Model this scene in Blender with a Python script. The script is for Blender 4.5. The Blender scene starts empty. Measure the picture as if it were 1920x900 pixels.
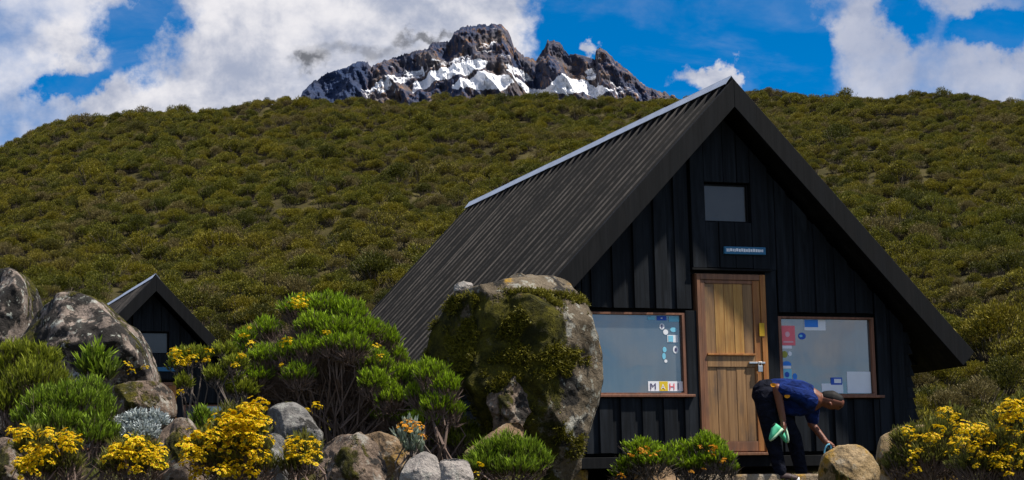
import bpy, math, random
import numpy as np
from mathutils import Vector, noise, Matrix

# ------------------------------------------------------------------ scene, camera, sky, sun
scene = bpy.context.scene
COL = scene.collection
rad = math.radians
F, PITCH, ROLL = 3840.7, rad(8.0416), rad(1.3882)

cam_data = bpy.data.cameras.new('camera')
cam_data.sensor_width = 36.0
cam_data.lens = 36.0 * F / 1920.0
cam_data.clip_start = 0.1
cam_data.clip_end = 20000
cam = bpy.data.objects.new('camera', cam_data)
COL.objects.link(cam)
cam.matrix_world = Matrix.Rotation(rad(90) + PITCH, 4, 'X') @ Matrix.Rotation(-ROLL, 4, 'Z')
scene.camera = cam

def ray(u, v):
    """direction in the world for a point of the photograph (1920 x 900)"""
    a, b = u - 960.0, v - 450.0
    x = (a * math.cos(ROLL) - b * math.sin(ROLL)) / F
    z = -(a * math.sin(ROLL) + b * math.cos(ROLL)) / F
    return Vector((x, math.cos(PITCH) - z * math.sin(PITCH), math.sin(PITCH) + z * math.cos(PITCH)))

def at(u, v, Y):
    d = ray(u, v)
    return d * (Y / d.y)

SUN_EL, SUN_AZ = rad(60), rad(99)          # azimuth clockwise from +Y (north = view direction)
sun_dir = Vector((math.sin(SUN_AZ) * math.cos(SUN_EL), math.cos(SUN_AZ) * math.cos(SUN_EL), math.sin(SUN_EL)))
sd = bpy.data.lights.new('sun', 'SUN')
sd.energy = 5.0
sd.angle = rad(1.5)
sd.color = (1.0, 0.94, 0.84)
sun = bpy.data.objects.new('sun', sd)
COL.objects.link(sun)
sun.rotation_euler = sun_dir.to_track_quat('Z', 'Y').to_euler()
sun.location = (20, -10, 60)

world = bpy.data.worlds.new('World')
scene.world = world
world.use_nodes = True
wn, wl = world.node_tree.nodes, world.node_tree.links
wn.clear()
STR = 0.1

def wmath(op, a, b=None, clamp=False):
    n = wn.new('ShaderNodeMath'); n.operation = op; n.use_clamp = clamp
    for i, s in enumerate((a, b)):
        if s is None: continue
        if isinstance(s, (int, float)): n.inputs[i].default_value = s
        else: wl.new(s, n.inputs[i])
    return n.outputs[0]

def wrange(val, a, b, c, d, smooth=True):
    n = wn.new('ShaderNodeMapRange')
    if smooth: n.interpolation_type = 'SMOOTHSTEP'
    wl.new(val, n.inputs[0])
    for i, x in enumerate((a, b, c, d)): n.inputs[i + 1].default_value = x
    return n.outputs[0]

def wmix(fac, A, B):
    n = wn.new('ShaderNodeMix'); n.data_type = 'RGBA'
    wl.new(fac, n.inputs[0])
    for s, k in ((A, 6), (B, 7)):
        if isinstance(s, tuple): n.inputs[k].default_value = s
        else: wl.new(s, n.inputs[k])
    return n.outputs[2]

sky = wn.new('ShaderNodeTexSky')
sky.sky_type = 'NISHITA'
sky.sun_disc = False
sky.sun_elevation = SUN_EL
sky.sun_rotation = SUN_AZ
sky.altitude = 3700
sky.air_density = 1.0
sky.dust_density = 0.15
sky.ozone_density = 3.0
tc = wn.new('ShaderNodeTexCoord')
DIR = tc.outputs['Generated']

def wnoise(scale, detail, rough=0.55, dist=0.0, off=(0, 0, 0), stretch=(1, 1, 1)):
    mp = wn.new('ShaderNodeMapping'); wl.new(DIR, mp.inputs[0])
    mp.inputs['Location'].default_value = off
    mp.inputs['Scale'].default_value = stretch
    n = wn.new('ShaderNodeTexNoise')
    wl.new(mp.outputs[0], n.inputs['Vector'])
    n.inputs['Scale'].default_value = scale
    n.inputs['Detail'].default_value = detail
    n.inputs['Roughness'].default_value = rough
    n.inputs['Distortion'].default_value = dist
    return n.outputs['Fac']

wsrc = wn.new('ShaderNodeTexNoise'); wl.new(DIR, wsrc.inputs['Vector'])
wsrc.inputs['Scale'].default_value = 34.0; wsrc.inputs['Detail'].default_value = 6; wsrc.inputs['Roughness'].default_value = .6
wsub = wn.new('ShaderNodeVectorMath'); wsub.operation = 'MULTIPLY_ADD'
wl.new(wsrc.outputs['Color'], wsub.inputs[0]); wsub.inputs[1].default_value = (.048, 0, .048); wsub.inputs[2].default_value = (-.024, 0, -.024)
wadd = wn.new('ShaderNodeVectorMath'); wadd.operation = 'ADD'
wl.new(DIR, wadd.inputs[0]); wl.new(wsub.outputs[0], wadd.inputs[1])
WDIR = wadd.outputs[0]

def wblob(u, v, ru, rv):
    c = ray(u, v).normalized()
    s = wn.new('ShaderNodeVectorMath'); s.operation = 'SUBTRACT'
    wl.new(WDIR, s.inputs[0]); s.inputs[1].default_value = c
    m = wn.new('ShaderNodeVectorMath'); m.operation = 'MULTIPLY'
    wl.new(s.outputs[0], m.inputs[0]); m.inputs[1].default_value = (F / ru, 4.0, F / rv)
    l = wn.new('ShaderNodeVectorMath'); l.operation = 'LENGTH'
    wl.new(m.outputs[0], l.inputs[0])
    return wrange(l.outputs['Value'], 1.25, 0.25, 0.0, 1.0)

# cloud cover: broad noise everywhere, plus the cloud banks and gaps of the day
base = wmath('ADD', wmath('MULTIPLY', wnoise(5.0, 3, 0.5, 0.0, (3.1, 0.4, 7.2)), 0.35),
             wmath('MULTIPLY', wnoise(26.0, 9, 0.55, 0.15, (1.3, 5.0, 2.2), (1, 1, 1.25)), 1.05))
cover = wmath('ADD', base, -0.03)
BLOBS = [(560, 60, 520, 330, .42), (60, 130, 380, 300, .10), (800, 40, 240, 240, .22), (905, 60, 110, 150, .3),
         (238, 78, 95, 90, -.80), (318, 18, 62, 46, -.6), (155, 158, 66, 36, -.70), (95, 172, 40, 24, -.45), (20, 30, 100, 80, -.05), (270, 190, 120, 40, .15), (110, 90, 60, 60, .2),
         (1260, 40, 330, 300, -.85), (1080, 20, 110, 120, -.40), (1470, 110, 140, 120, -.45),
         (1650, 118, 95, 110, .36), (1545, 12, 90, 50, .50), (1605, 55, 60, 60, .40), (1890, 140, 130, 80, .38), (1770, 12, 110, 50, .30),
         (1760, 130, 90, 90, .02), (1690, 36, 80, 52, -.75), (1850, 58, 90, 48, -.75),
         (1335, 148, 95, 40, 1.25), (1368, 118, 44, 42, 1.15), (1106, 98, 36, 24, 1.1)]
for (u, v, ru, rv, w) in BLOBS:
    cover = wmath('ADD', cover, wmath('MULTIPLY', wblob(u, v, ru, rv), w))
mask = wrange(cover, 0.36, 1.04, 0.0, 1.0)
veil = wmath('MULTIPLY', wrange(wnoise(14.0, 7, 0.62, 0.5, (6.0, 2.0, 3.0), (1, 1, 2.2)), 0.42, 0.75, 0.0, 1.0), 0.15)
mask = wmath('MAXIMUM', mask, veil)
mask = wmath('MULTIPLY', mask, wmath('SUBTRACT', 1.0, wmath('MULTIPLY', wblob(1760, 60, 330, 230), .22)))
shade = wmath('ADD', wmath('MULTIPLY', wnoise(16.0, 6, 0.6, 0.2, (9.0, 1.0, 4.0), (1, 1, 1.5)), 0.7),
              wmath('MULTIPLY', wnoise(55.0, 6, 0.6, 0.2, (2.0, 8.0, 1.0)), 0.3))
shade = wrange(shade, 0.36, 0.60, 0.0, 1.0)
cloud_col = wmix(shade, (2.45, 2.75, 3.6, 1), (5.6, 5.5, 5.7, 1))
# a darker, thicker wisp where the cloud wraps the shoulder of the peak
for (u, v, ru, rv, w) in [(584, 124, 44, 20, .95), (690, 98, 120, 20, .5), (768, 68, 34, 15, .75), (818, 62, 36, 11, .85)]:
    b = wmath('MULTIPLY', wblob(u, v, ru, rv), w)
    b = wmath('MULTIPLY', b, wrange(wnoise(70.0, 5, 0.6, 0.3, (4, 4, 4)), 0.36, 0.52, 0.25, 1.0))
    cloud_col = wmix(b, cloud_col, (0.95, 1.0, 1.15, 1))
cloud_col = wmix(wmath('MULTIPLY', wblob(1760, 70, 330, 190), .62), cloud_col, (2.5, 2.6, 3.2, 1))
hs = wn.new('ShaderNodeHueSaturation')
wl.new(sky.outputs[0], hs.inputs['Color'])
hs.inputs['Saturation'].default_value = 1.6
hs.inputs['Value'].default_value = .84
final = wmix(mask, hs.outputs[0], cloud_col)
bg = wn.new('ShaderNodeBackground')
wl.new(final, bg.inputs[0]); bg.inputs[1].default_value = STR
wo = wn.new('ShaderNodeOutputWorld'); wl.new(bg.outputs[0], wo.inputs[0])

scene.view_settings.view_transform = 'Standard'
scene.view_settings.look = 'None'
scene.view_settings.exposure = 0.62
scene.view_settings.gamma = 1.0
scene.view_settings.use_curve_mapping = False
scene.render.engine = 'CYCLES'
scene.cycles.max_bounces = 5

# ------------------------------------------------------------------ materials
class N:
    """small node-tree helper"""
    def __init__(s, name):
        s.m = bpy.data.materials.new(name); s.m.use_nodes = True
        s.t = s.m.node_tree; s.t.nodes.clear()
        s.out = s.t.nodes.new('ShaderNodeOutputMaterial')
    def new(s, k): return s.t.nodes.new(k)
    def link(s, a, b): s.t.links.new(a, b)
    def put(s, v, sock):
        if isinstance(v, bpy.types.NodeSocket): s.link(v, sock)
        elif isinstance(v, tuple) and len(v) == 3 and sock.type == 'RGBA': sock.default_value = (*v, 1)
        else: sock.default_value = v
    def coord(s, kind='Object'): return s.new('ShaderNodeTexCoord').outputs[kind]
    def mapping(s, vec, scale=(1, 1, 1), loc=(0, 0, 0), rot=(0, 0, 0)):
        n = s.new('ShaderNodeMapping'); n.inputs['Rotation'].default_value = rot; s.link(vec, n.inputs[0]); n.inputs['Scale'].default_value = scale; n.inputs['Location'].default_value = loc
        return n.outputs[0]
    def noise(s, vec, scale=5, detail=4, rough=.55, dist=0, out='Fac'):
        n = s.new('ShaderNodeTexNoise'); s.link(vec, n.inputs['Vector'])
        n.inputs['Scale'].default_value = scale; n.inputs['Detail'].default_value = detail
        n.inputs['Roughness'].default_value = rough; n.inputs['Distortion'].default_value = dist
        return n.outputs[out]
    def vor(s, vec, scale=5, out='Distance', feature='F1'):
        n = s.new('ShaderNodeTexVoronoi'); n.feature = feature; s.link(vec, n.inputs['Vector']); n.inputs['Scale'].default_value = scale
        return n.outputs[out]
    def rng(s, v, a, b, c=0., d=1., smooth=True):
        n = s.new('ShaderNodeMapRange')
        if smooth: n.interpolation_type = 'SMOOTHSTEP'
        s.link(v, n.inputs[0])
        for i, x in enumerate((a, b, c, d)): n.inputs[i + 1].default_value = x
        return n.outputs[0]
    def math(s, op, a, b=0.0, clamp=False):
        n = s.new('ShaderNodeMath'); n.operation = op; n.use_clamp = clamp
        s.put(a, n.inputs[0]); s.put(b, n.inputs[1]); return n.outputs[0]
    def mix(s, fac, a, b, mode='MIX'):
        n = s.new('ShaderNodeMix'); n.data_type = 'RGBA'; n.blend_type = mode
        s.put(fac, n.inputs[0]); s.put(a, n.inputs[6]); s.put(b, n.inputs[7]); return n.outputs[2]
    def attr(s, name, out='Fac'):
        n = s.new('ShaderNodeAttribute'); n.attribute_name = name; return n.outputs[out]
    def objrand(s): return s.new('ShaderNodeObjectInfo').outputs['Random']
    def bump(s, h, strength=.4, dist=.02):
        n = s.new('ShaderNodeBump'); s.link(h, n.inputs['Height']); n.inputs['Strength'].default_value = strength; n.inputs['Distance'].default_value = dist
        return n.outputs[0]
    def bsdf(s, col, rough=.7, spec=.3, metal=0., normal=None):
        n = s.new('ShaderNodeBsdfPrincipled')
        s.put(col, n.inputs['Base Color']); s.put(rough, n.inputs['Roughness']); s.put(metal, n.inputs['Metallic'])
        n.inputs['Specular IOR Level'].default_value = spec
        if normal is not None: s.link(normal, n.inputs['Normal'])
        return n.outputs[0]
    def done(s, sh): s.link(sh, s.out.inputs['Surface']); return s.m

M = {}

def flat(name, col, rough=.6, spec=.3, metal=0., var=.25, scale=6):
    n = N(name); c = n.coord()
    k = n.noise(c, scale, 5)
    a = tuple(x * (1 - var) for x in col); b = tuple(min(1, x * (1 + var)) for x in col)
    M[name] = n.done(n.bsdf(n.mix(k, a, b), rough, spec, metal, n.bump(n.noise(c, scale * 6, 3), .15, .004)))

def wood_black(name, lo, hi):
    n = N(name); c = n.coord(); r = n.objrand()
    g = n.noise(n.mapping(c, (26, 26, 1.1)), 1.0, 6, .6)
    w = n.noise(n.mapping(c, (4, 4, .9)), 1.5, 4, .6)
    col = n.mix(n.rng(g, .35, .7), lo, hi)
    col = n.mix(n.math('MULTIPLY', n.rng(w, .5, .72), .7), col, (hi[0] * 2.0, hi[1] * 1.9, hi[2] * 1.8))
    col = n.mix(n.math('MULTIPLY', r, .4), col, (lo[0] * .8, lo[1] * .8, lo[2] * .8))
    M[name] = n.done(n.bsdf(col, n.rng(w, .3, .7, .6, .85), .14, 0, n.bump(g, .5, .006)))

wood_black('black_board', (.0040, .0052, .0072), (.0125, .0158, .0210))
wood_black('black_trim', (.0032, .0036, .0044), (.0072, .0074, .0084))

def roof_mat():
    n = N('roof_metal'); c = n.coord()
    w = n.noise(n.mapping(c, (1, 5.0, 1)), 1.2, 5, .6)
    s = n.noise(n.mapping(c, (.8, 3.0, .8)), 1.0, 5, .65)
    col = n.mix(n.rng(s, .35, .7), (.0036, .0036, .0042), (.0090, .0088, .0094))
    col = n.mix(n.math('MULTIPLY', n.rng(w, .56, .78), .7), col, (.026, .021, .018))
    M['roof_metal'] = n.done(n.bsdf(col, n.rng(s, .3, .7, .55, .8), .18, 0, n.bump(s, .2, .004)))
roof_mat()
def rib_mat():                                  # lit lines along the rib crowns, painted in as lighter brown
    n = N('roof_rib_lit'); c = n.coord()
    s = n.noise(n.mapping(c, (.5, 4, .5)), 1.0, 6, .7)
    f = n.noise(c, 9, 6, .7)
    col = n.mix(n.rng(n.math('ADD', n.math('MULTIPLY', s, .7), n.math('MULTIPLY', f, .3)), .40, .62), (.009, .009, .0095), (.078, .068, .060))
    M['roof_rib_lit'] = n.done(n.bsdf(col, .7, .2))
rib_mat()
flat('ridge_metal', (.50, .55, .64), .45, .5, .5, .3, 3)
flat('galv_metal', (.45, .46, .47), .35, .5, .8, .2, 12)

def door_wood(name, a, b, stain):
    n = N(name); c = n.coord(); r = n.objrand()
    g = n.noise(n.mapping(c, (34, 34, 1.6)), 1.0, 6, .62, .3)
    w = n.noise(n.mapping(c, (5, 5, 1.5)), 1.3, 4, .6)
    col = n.mix(n.rng(g, .3, .72), a, b)
    col = n.mix(n.math('MULTIPLY', n.rng(w, .48, .7), .7), col, stain)
    col = n.mix(n.math('MULTIPLY', r, .22), col, (.10, .066, .045))
    M[name] = n.done(n.bsdf(col, .62, .3, 0, n.bump(g, .35, .004)))
door_wood('door_plank', (.20, .105, .042), (.36, .205, .088), (.10, .07, .05))
door_wood('door_plank_warm', (.36, .17, .035), (.52, .30, .09), (.24, .12, .04))
door_wood('door_frame_wood', (.17, .068, .034), (.29, .135, .068), (.11, .06, .04))
door_wood('door_jamb_wood', (.30, .10, .022), (.42, .19, .05), (.18, .07, .025))
door_wood('window_wood', (.16, .062, .034), (.27, .12, .07), (.10, .05, .032))

def glass_mat():
    n = N('pane_glass'); c = n.coord()
    curtain = n.mix(n.noise(n.mapping(c, (9, 1, 1.2)), 1.0, 4), (.040, .050, .056), (.085, .094, .098))
    d = n.bsdf(curtain, .7, .2)
    g = n.new('ShaderNodeBsdfGlossy'); g.inputs['Roughness'].default_value = .03
    g.inputs['Color'].default_value = (1, .97, .92, 1)
    b = n.bump(n.noise(c, 2.6, 2), .05, .02); n.link(b, g.inputs['Normal'])
    mx = n.new('ShaderNodeMixShader'); mx.inputs[0].default_value = .17
    n.link(d, mx.inputs[1]); n.link(g.outputs[0], mx.inputs[2])
    M['pane_glass'] = n.done(mx.outputs[0])
    n = N('attic_glass'); c = n.coord()
    d = n.bsdf(n.mix(n.noise(c, 4, 4), (.030, .028, .028), (.062, .058, .055)), .5, .2)
    g = n.new('ShaderNodeBsdfGlossy'); g.inputs['Roughness'].default_value = .12
    g.inputs['Color'].default_value = (1, .97, .92, 1)
    mx = n.new('ShaderNodeMixShader'); mx.inputs[0].default_value = .035
    n.link(d, mx.inputs[1]); n.link(g.outputs[0], mx.inputs[2])
    M['attic_glass'] = n.done(mx.outputs[0])
glass_mat()
for nm, cc in dict(white_paper=(.80, .81, .84), red_paper=(.85, .17, .20), blue_paper=(.04, .22, .70), navy_paper=(.03, .10, .48),
                   cyan_paper=(.20, .55, .72), yellow_paper=(.70, .50, .03), olive_paper=(.33, .33, .06), pink_paper=(.80, .45, .48),
                   dark_ink=(.08, .07, .16), sign_blue=(.03, .14, .26), brass_yellow=(.55, .33, .02)).items():
    flat(nm, cc, .6, .25, 0, .08, 8)
def fabric(name, col):
    n = N(name); c = n.coord()
    w = n.noise(n.mapping(c, (1, 1, 1.6)), 11, 4, .55, .6); f = n.noise(c, 160, 3)
    k = n.mix(n.rng(w, .3, .7), tuple(x * .55 for x in col), tuple(x * 1.35 for x in col))
    M[name] = n.done(n.bsdf(k, .9, .08, 0, n.bump(n.math('ADD', w, n.math('MULTIPLY', f, .06)), 1.0, .035)))
fabric('shirt_blue', (.007, .019, .100)); fabric('trousers_navy', (.007, .008, .015))
flat('skin_brown', (.15, .052, .028), .5, .35, 0, .2, 9)
flat('hair_black', (.006, .005, .005), .7, .2, 0, .3, 40)
flat('shoe_dark', (.03, .012, .012), .6, .3)
flat('shoe_sole_white', (.6, .6, .6), .6, .3)
flat('mint_fabric', (.10, .52, .30), .75, .2, 0, .25, 20)
flat('mint_sole', (.42, .60, .42), .7, .2, 0, .2, 20)
flat('dark_lining', (.012, .02, .018), .9, .1)
flat('orange_print', (.75, .30, .02), .8, .1)

def rock_mat(name, lo, hi, moss=0., black=0., pale=.3, orange=0., mossdir=None, seed=0.):
    n = N(name); c = n.mapping(n.coord(), (1, 1, 1), (seed, seed * .7, seed * .3)); oc = n.coord()
    a = n.noise(c, 3.2, 8, .62)
    f = n.noise(c, 22, 6, .7)
    ff = n.noise(c, 75, 4, .7)
    col = n.mix(n.rng(a, .34, .66), lo, hi)
    col = n.mix(n.rng(f, .45, .75, 0, .55), col, tuple(x * .45 for x in lo))
    col = n.mix(n.rng(ff, .5, .72, 0, .45), col, tuple(min(1, x * 1.5) for x in hi))
    # pale crustose lichen blotches
    p = n.noise(c, 6.5, 7, .7)
    col = n.mix(n.rng(p, .56, .63, 0, pale), col, (.36, .36, .32))
    p2 = n.noise(n.mapping(c, (1, 1, 1), (3, 3, 6)), 17, 5, .6)
    pale_spots = n.rng(p2, .60, .65, 0, pale * .8)
    geo = n.new('ShaderNodeNewGeometry'); sep = n.new('ShaderNodeSeparateXYZ'); n.link(geo.outputs['Normal'], sep.inputs[0])
    h = n.math('ADD', a, n.math('MULTIPLY', f, .35))
    if orange:
        o = n.noise(n.mapping(c, (1, 1, 1), (5, 2, 9)), 4.2, 6, .65)
        col = n.mix(n.rng(o, .62 - .2 * orange, .70 - .14 * orange, 0, .85), col, n.mix(f, (.32, .13, .01), (.40, .27, .03)))
    if black:
        b = n.noise(n.mapping(c, (1, 1, 1), (2, 7, 1)), 3.4, 8, .72)
        col = n.mix(n.rng(b, .66 - .22 * black, .69 - .20 * black, 0, .93), col, n.mix(ff, (.006, .006, .006), (.028, .026, .024)))
    col = n.mix(pale_spots, col, (.34, .35, .30))
    if moss:
        mk = n.noise(n.mapping(c, (1, 1, .7), (8, 3, 5)), 2.6, 7, .68)
        if mossdir:                                  # moss colonises one side of the boulder
            sx = n.new('ShaderNodeSeparateXYZ'); n.link(oc, sx.inputs[0])
            mk = n.math('ADD', mk, n.math('MULTIPLY', n.rng(n.math('ADD', sx.outputs[0], n.math('MULTIPLY', a, .25)), mossdir[0], mossdir[1]), mossdir[2]))
            mk = n.math('SUBTRACT', mk, n.rng(sx.outputs[2], mossdir[3], mossdir[3] + .14, 0, .6))
        mm = n.rng(mk, .70 - .06 * moss if mossdir else .64 - .24 * moss, .745 - .05 * moss if mossdir else .69 - .22 * moss, 0, .96)
        mc = n.mix(n.rng(n.noise(c, 9, 5, .7), .35, .65), (.026, .028, .004), (.125, .112, .008))
        mc = n.mix(n.rng(ff, .45, .7, 0, .6), mc, (.022, .020, .004))
        col = n.mix(mm, col, mc)
        h = n.math('ADD', h, n.math('MULTIPLY', mm, n.math('ADD', ff, .2)))
    h = n.math('ADD', h, n.math('MULTIPLY', ff, .25))
    M[name] = n.done(n.bsdf(col, .9, .15, 0, n.bump(h, .95, .05)))

rock_mat('rock_mossy', (.075, .058, .038), (.165, .132, .092), 1.0, .6, .6, .04, (.52, .26, .24, .50), 1.0)
rock_mat('rock_brown', (.085, .060, .045), (.19, .14, .105), .5, .45, .5, .0, None, 2.0)
rock_mat('rock_lichen', (.115, .090, .074), (.27, .215, .18), .4, .95, 1.0, .0, None, 3.3)
rock_mat('rock_grey', (.09, .085, .08), (.21, .20, .19), .75, .6, .5, .0, None, 4.1)
rock_mat('rock_pale', (.21, .19, .175), (.36, .32, .29), .05, .0, .4, .0, None, 5.2)
rock_mat('rock_orange', (.14, .09, .05), (.25, .17, .10), .3, .1, .35, .55, None, 6.4)
rock_mat('rock_tan', (.20, .135, .06), (.36, .26, .15), .05, .05, .35, .4, None, 7.7)
rock_mat('step_stone', (.22, .16, .10), (.34, .27, .19), .1, .0, .3, .2, None, 8.1)
rock_mat('pier_stone', (.12, .07, .025), (.22, .14, .06), .2, .1, .2, .5, None, 9.1)

def leaf_mat(name, dark, mid, tip, trans=.25, world_var=False):
    n = N(name)
    t = n.attr('tint'); h = n.attr('tip')
    col = n.mix(n.rng(h, 0., .75), dark, mid)
    col = n.mix(n.rng(n.math('ADD', n.math('MULTIPLY', h, .7), n.math('MULTIPLY', t, .5)), .45, 1.05), col, tip)
    if world_var:
        r = n.objrand()
        pos = n.new('ShaderNodeObjectInfo').outputs['Location']
        big = n.noise(pos, .085, 4, .6); bg2 = n.noise(n.mapping(pos, (1, 1, 1), (30, 9, 2)), .16, 3, .6)
        col = n.mix(n.rng(big, .42, .62, 0., .55), col, (.085, .100, .010))
        col = n.mix(n.rng(bg2, .54, .70, 0., .55), col, (.150, .112, .040))
        col = n.mix(n.rng(r, .0, .35, .7, 0.), col, (.034, .040, .006))
        col = n.mix(n.rng(r, .62, .80, 0., .6), col, (.19, .155, .008))
        col = n.mix(n.rng(r, .86, .93, 0., .65), col, (.125, .095, .052))
    d = n.bsdf(col, .62, .18)
    tr = n.new('ShaderNodeBsdfTranslucent'); n.put(col, tr.inputs['Color'])
    mx = n.new('ShaderNodeMixShader'); mx.inputs[0].default_value = trans
    n.link(d, mx.inputs[1]); n.link(tr.outputs[0], mx.inputs[2])
    M[name] = n.done(mx.outputs[0])

leaf_mat('leaf_heath', (.030, .032, .006), (.100, .145, .013), (.215, .320, .018))
leaf_mat('leaf_olive', (.034, .034, .007), (.125, .150, .012), (.260, .290, .018))
leaf_mat('leaf_fresh', (.034, .036, .006), (.140, .205, .010), (.280, .420, .012))
leaf_mat('leaf_silver', (.10, .12, .10), (.30, .34, .32), (.52, .56, .56), .15)
leaf_mat('leaf_silvergreen', (.09, .12, .07), (.23, .28, .19), (.42, .47, .37), .15)
leaf_mat('leaf_flowerbush', (.040, .036, .012), (.095, .098, .022), (.19, .19, .03))
leaf_mat('leaf_hill', (.022, .020, .005), (.100, .090, .010), (.235, .200, .012), .2, True)
leaf_mat('leaf_moss', (.026, .026, .004), (.078, .074, .006), (.175, .155, .012), .2)
leaf_mat('grass_blade', (.03, .035, .006), (.085, .105, .012), (.17, .17, .03))
leaf_mat('petal_yellow', (.44, .18, .003), (.68, .46, .004), (.80, .70, .015), .25)
leaf_mat('petal_orange', (.40, .13, .01), (.62, .26, .012), (.72, .40, .03), .2)

def twig_mat(name, a, b):
    n = N(name); c = n.coord()
    M[name] = n.done(n.bsdf(n.mix(n.noise(c, 14, 5), a, b), .85, .15, 0, n.bump(n.noise(n.mapping(c, (60, 60, 12)), 1, 3), .4, .004)))
twig_mat('twig_brown', (.080, .054, .044), (.21, .150, .120))
twig_mat('twig_grey', (.07, .055, .045), (.16, .13, .11))
twig_mat('twig_hill', (.05, .038, .026), (.12, .095, .07))

def ground_mat():
    n = N('ground_soil'); c = n.coord()
    a = n.noise(c, .35, 8, .65); b = n.noise(c, 4, 6, .7)
    col = n.mix(n.rng(a, .35, .65), (.028, .025, .007), (.062, .052, .018))
    col = n.mix(n.rng(b, .5, .7, 0, .7), col, (.070, .050, .030))
    M['ground_soil'] = n.done(n.bsdf(col, .95, .1, 0, n.bump(b, .8, .08)))
ground_mat()

def mountain_mat():
    n = N('mountain_rock'); c = n.coord()
    sn = n.attr('snow'); lf = n.attr('strata')
    # strata dip one way on the long left ridge and the other way under the right-hand towers
    d1 = n.mapping(c, (.16, .6, 1.0), (0, 0, 0), (0, rad(20), 0))
    d2 = n.mapping(c, (.16, .6, 1.0), (9, 0, 4), (0, rad(-34), 0))
    f1 = n.noise(d1, .085, 7, .66); f2 = n.noise(d2, .080, 7, .66)
    mf = n.new('ShaderNodeMix'); n.link(lf, mf.inputs[0]); n.link(f2, mf.inputs[2]); n.link(f1, mf.inputs[3]); f = mf.outputs[0]
    a = n.noise(n.mapping(c, (1, 1, .4)), .022, 6, .6)
    b = n.noise(n.mapping(c, (1, 1, .5)), .10, 7, .68)
    col = n.mix(n.rng(a, .36, .64), (.026, .040, .085), (.090, .078, .080))  # bluish cast of the shadows mixed into the rock colour
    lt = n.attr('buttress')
    col = n.mix(n.math('MULTIPLY', n.rng(b, .50, .68, 0, .85), n.math('SUBTRACT', 1.0, lt)), col, (.26, .145, .075))  # brown of the sunlit faces painted in as patches
    col = n.mix(n.math('MULTIPLY', lt, .75), col, (.022, .040, .095))  # shade on the left buttress painted in as dark blue
    col = n.mix(n.rng(f, .54, .64, 0, .6), col, (.012, .016, .030))
    br = n.math('ADD', n.math('MULTIPLY', n.math('SUBTRACT', .5, f), 3.2), n.math('MULTIPLY', n.math('SUBTRACT', b, .5), 1.0))
    k = n.rng(n.math('ADD', sn, br), .44, .80)
    col = n.mix(k, col, (.80, .81, .85))
    M['mountain_rock'] = n.done(n.bsdf(col, .85, .12, 0, n.bump(n.math('ADD', b, n.math('MULTIPLY', f, .8)), .8, 7.0)))
mountain_mat()

# ------------------------------------------------------------------ builders
class MB:
    def __init__(s): s.v, s.f = [], []
    def add(s, v, f):
        o = len(s.v); s.v += [tuple(p) for p in v]; s.f += [tuple(i + o for i in q) for q in f]
    def box(s, x0, x1, y0, y1, z0, z1):
        s.add([(x0, y0, z0), (x1, y0, z0), (x1, y1, z0), (x0, y1, z0), (x0, y0, z1), (x1, y0, z1), (x1, y1, z1), (x0, y1, z1)],
              [(0, 3, 2, 1), (4, 5, 6, 7), (0, 1, 5, 4), (1, 2, 6, 5), (2, 3, 7, 6), (3, 0, 4, 7)])
    def prism(s, poly, y0, y1):
        """polygon in x,z (counter-clockwise seen from -y) pushed from y0 to y1"""
        n = len(poly)
        s.add([(x, y0, z) for x, z in poly] + [(x, y1, z) for x, z in poly],
              [tuple(range(n)), tuple(reversed(range(n, 2 * n)))] + [(i, i + n, (i + 1) % n + n, (i + 1) % n) for i in range(n)])
    def tube(s, pts, rads, n=6):
        pts = [Vector(p) for p in pts]; rings = []
        for i, p in enumerate(pts):
            d = (pts[min(i + 1, len(pts) - 1)] - pts[max(i - 1, 0)])
            d = d.normalized() if d.length > 1e-9 else Vector((0, 0, 1))
            u = d.cross(Vector((.31, .87, .38))).normalized(); w = d.cross(u)
            rings.append([p + (u * math.cos(2 * math.pi * k / n) + w * math.sin(2 * math.pi * k / n)) * rads[i] for k in range(n)])
        v = [q for r in rings for q in r]; f = []
        for i in range(len(rings) - 1):
            for k in range(n):
                f.append((i * n + k, i * n + (k + 1) % n, (i + 1) * n + (k + 1) % n, (i + 1) * n + k))
        f.append(tuple(reversed(range(n)))); f.append(tuple(range((len(rings) - 1) * n, len(rings) * n)))
        s.add(v, f)
    def build(s, name, mat, parent=None, smooth=False, bevel=0.):
        me = bpy.data.meshes.new(name); me.from_pydata(s.v, [], s.f); me.update()
        if smooth: me.polygons.foreach_set('use_smooth', [True] * len(me.polygons))
        me.materials.append(M[mat])
        o = link(name, me, parent)
        if bevel:
            b = o.modifiers.new('bevel', 'BEVEL'); b.width = bevel; b.segments = 2; b.limit_method = 'ANGLE'
        return o

def link(name, me, parent=None):
    o = bpy.data.objects.new(name, me); COL.objects.link(o)
    if parent is not None: o.parent = parent
    return o

def empty(name, loc=(0, 0, 0), rz=0.):
    o = bpy.data.objects.new(name, None); COL.objects.link(o); o.location = loc; o.rotation_euler.z = rz
    o.empty_display_size = .2
    return o

def tag(o, label=None, cat=None, group=None, kind=None):
    if label: o['label'] = label
    if cat: o['category'] = cat
    if group: o['group'] = group
    if kind: o['kind'] = kind
    return o

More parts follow.
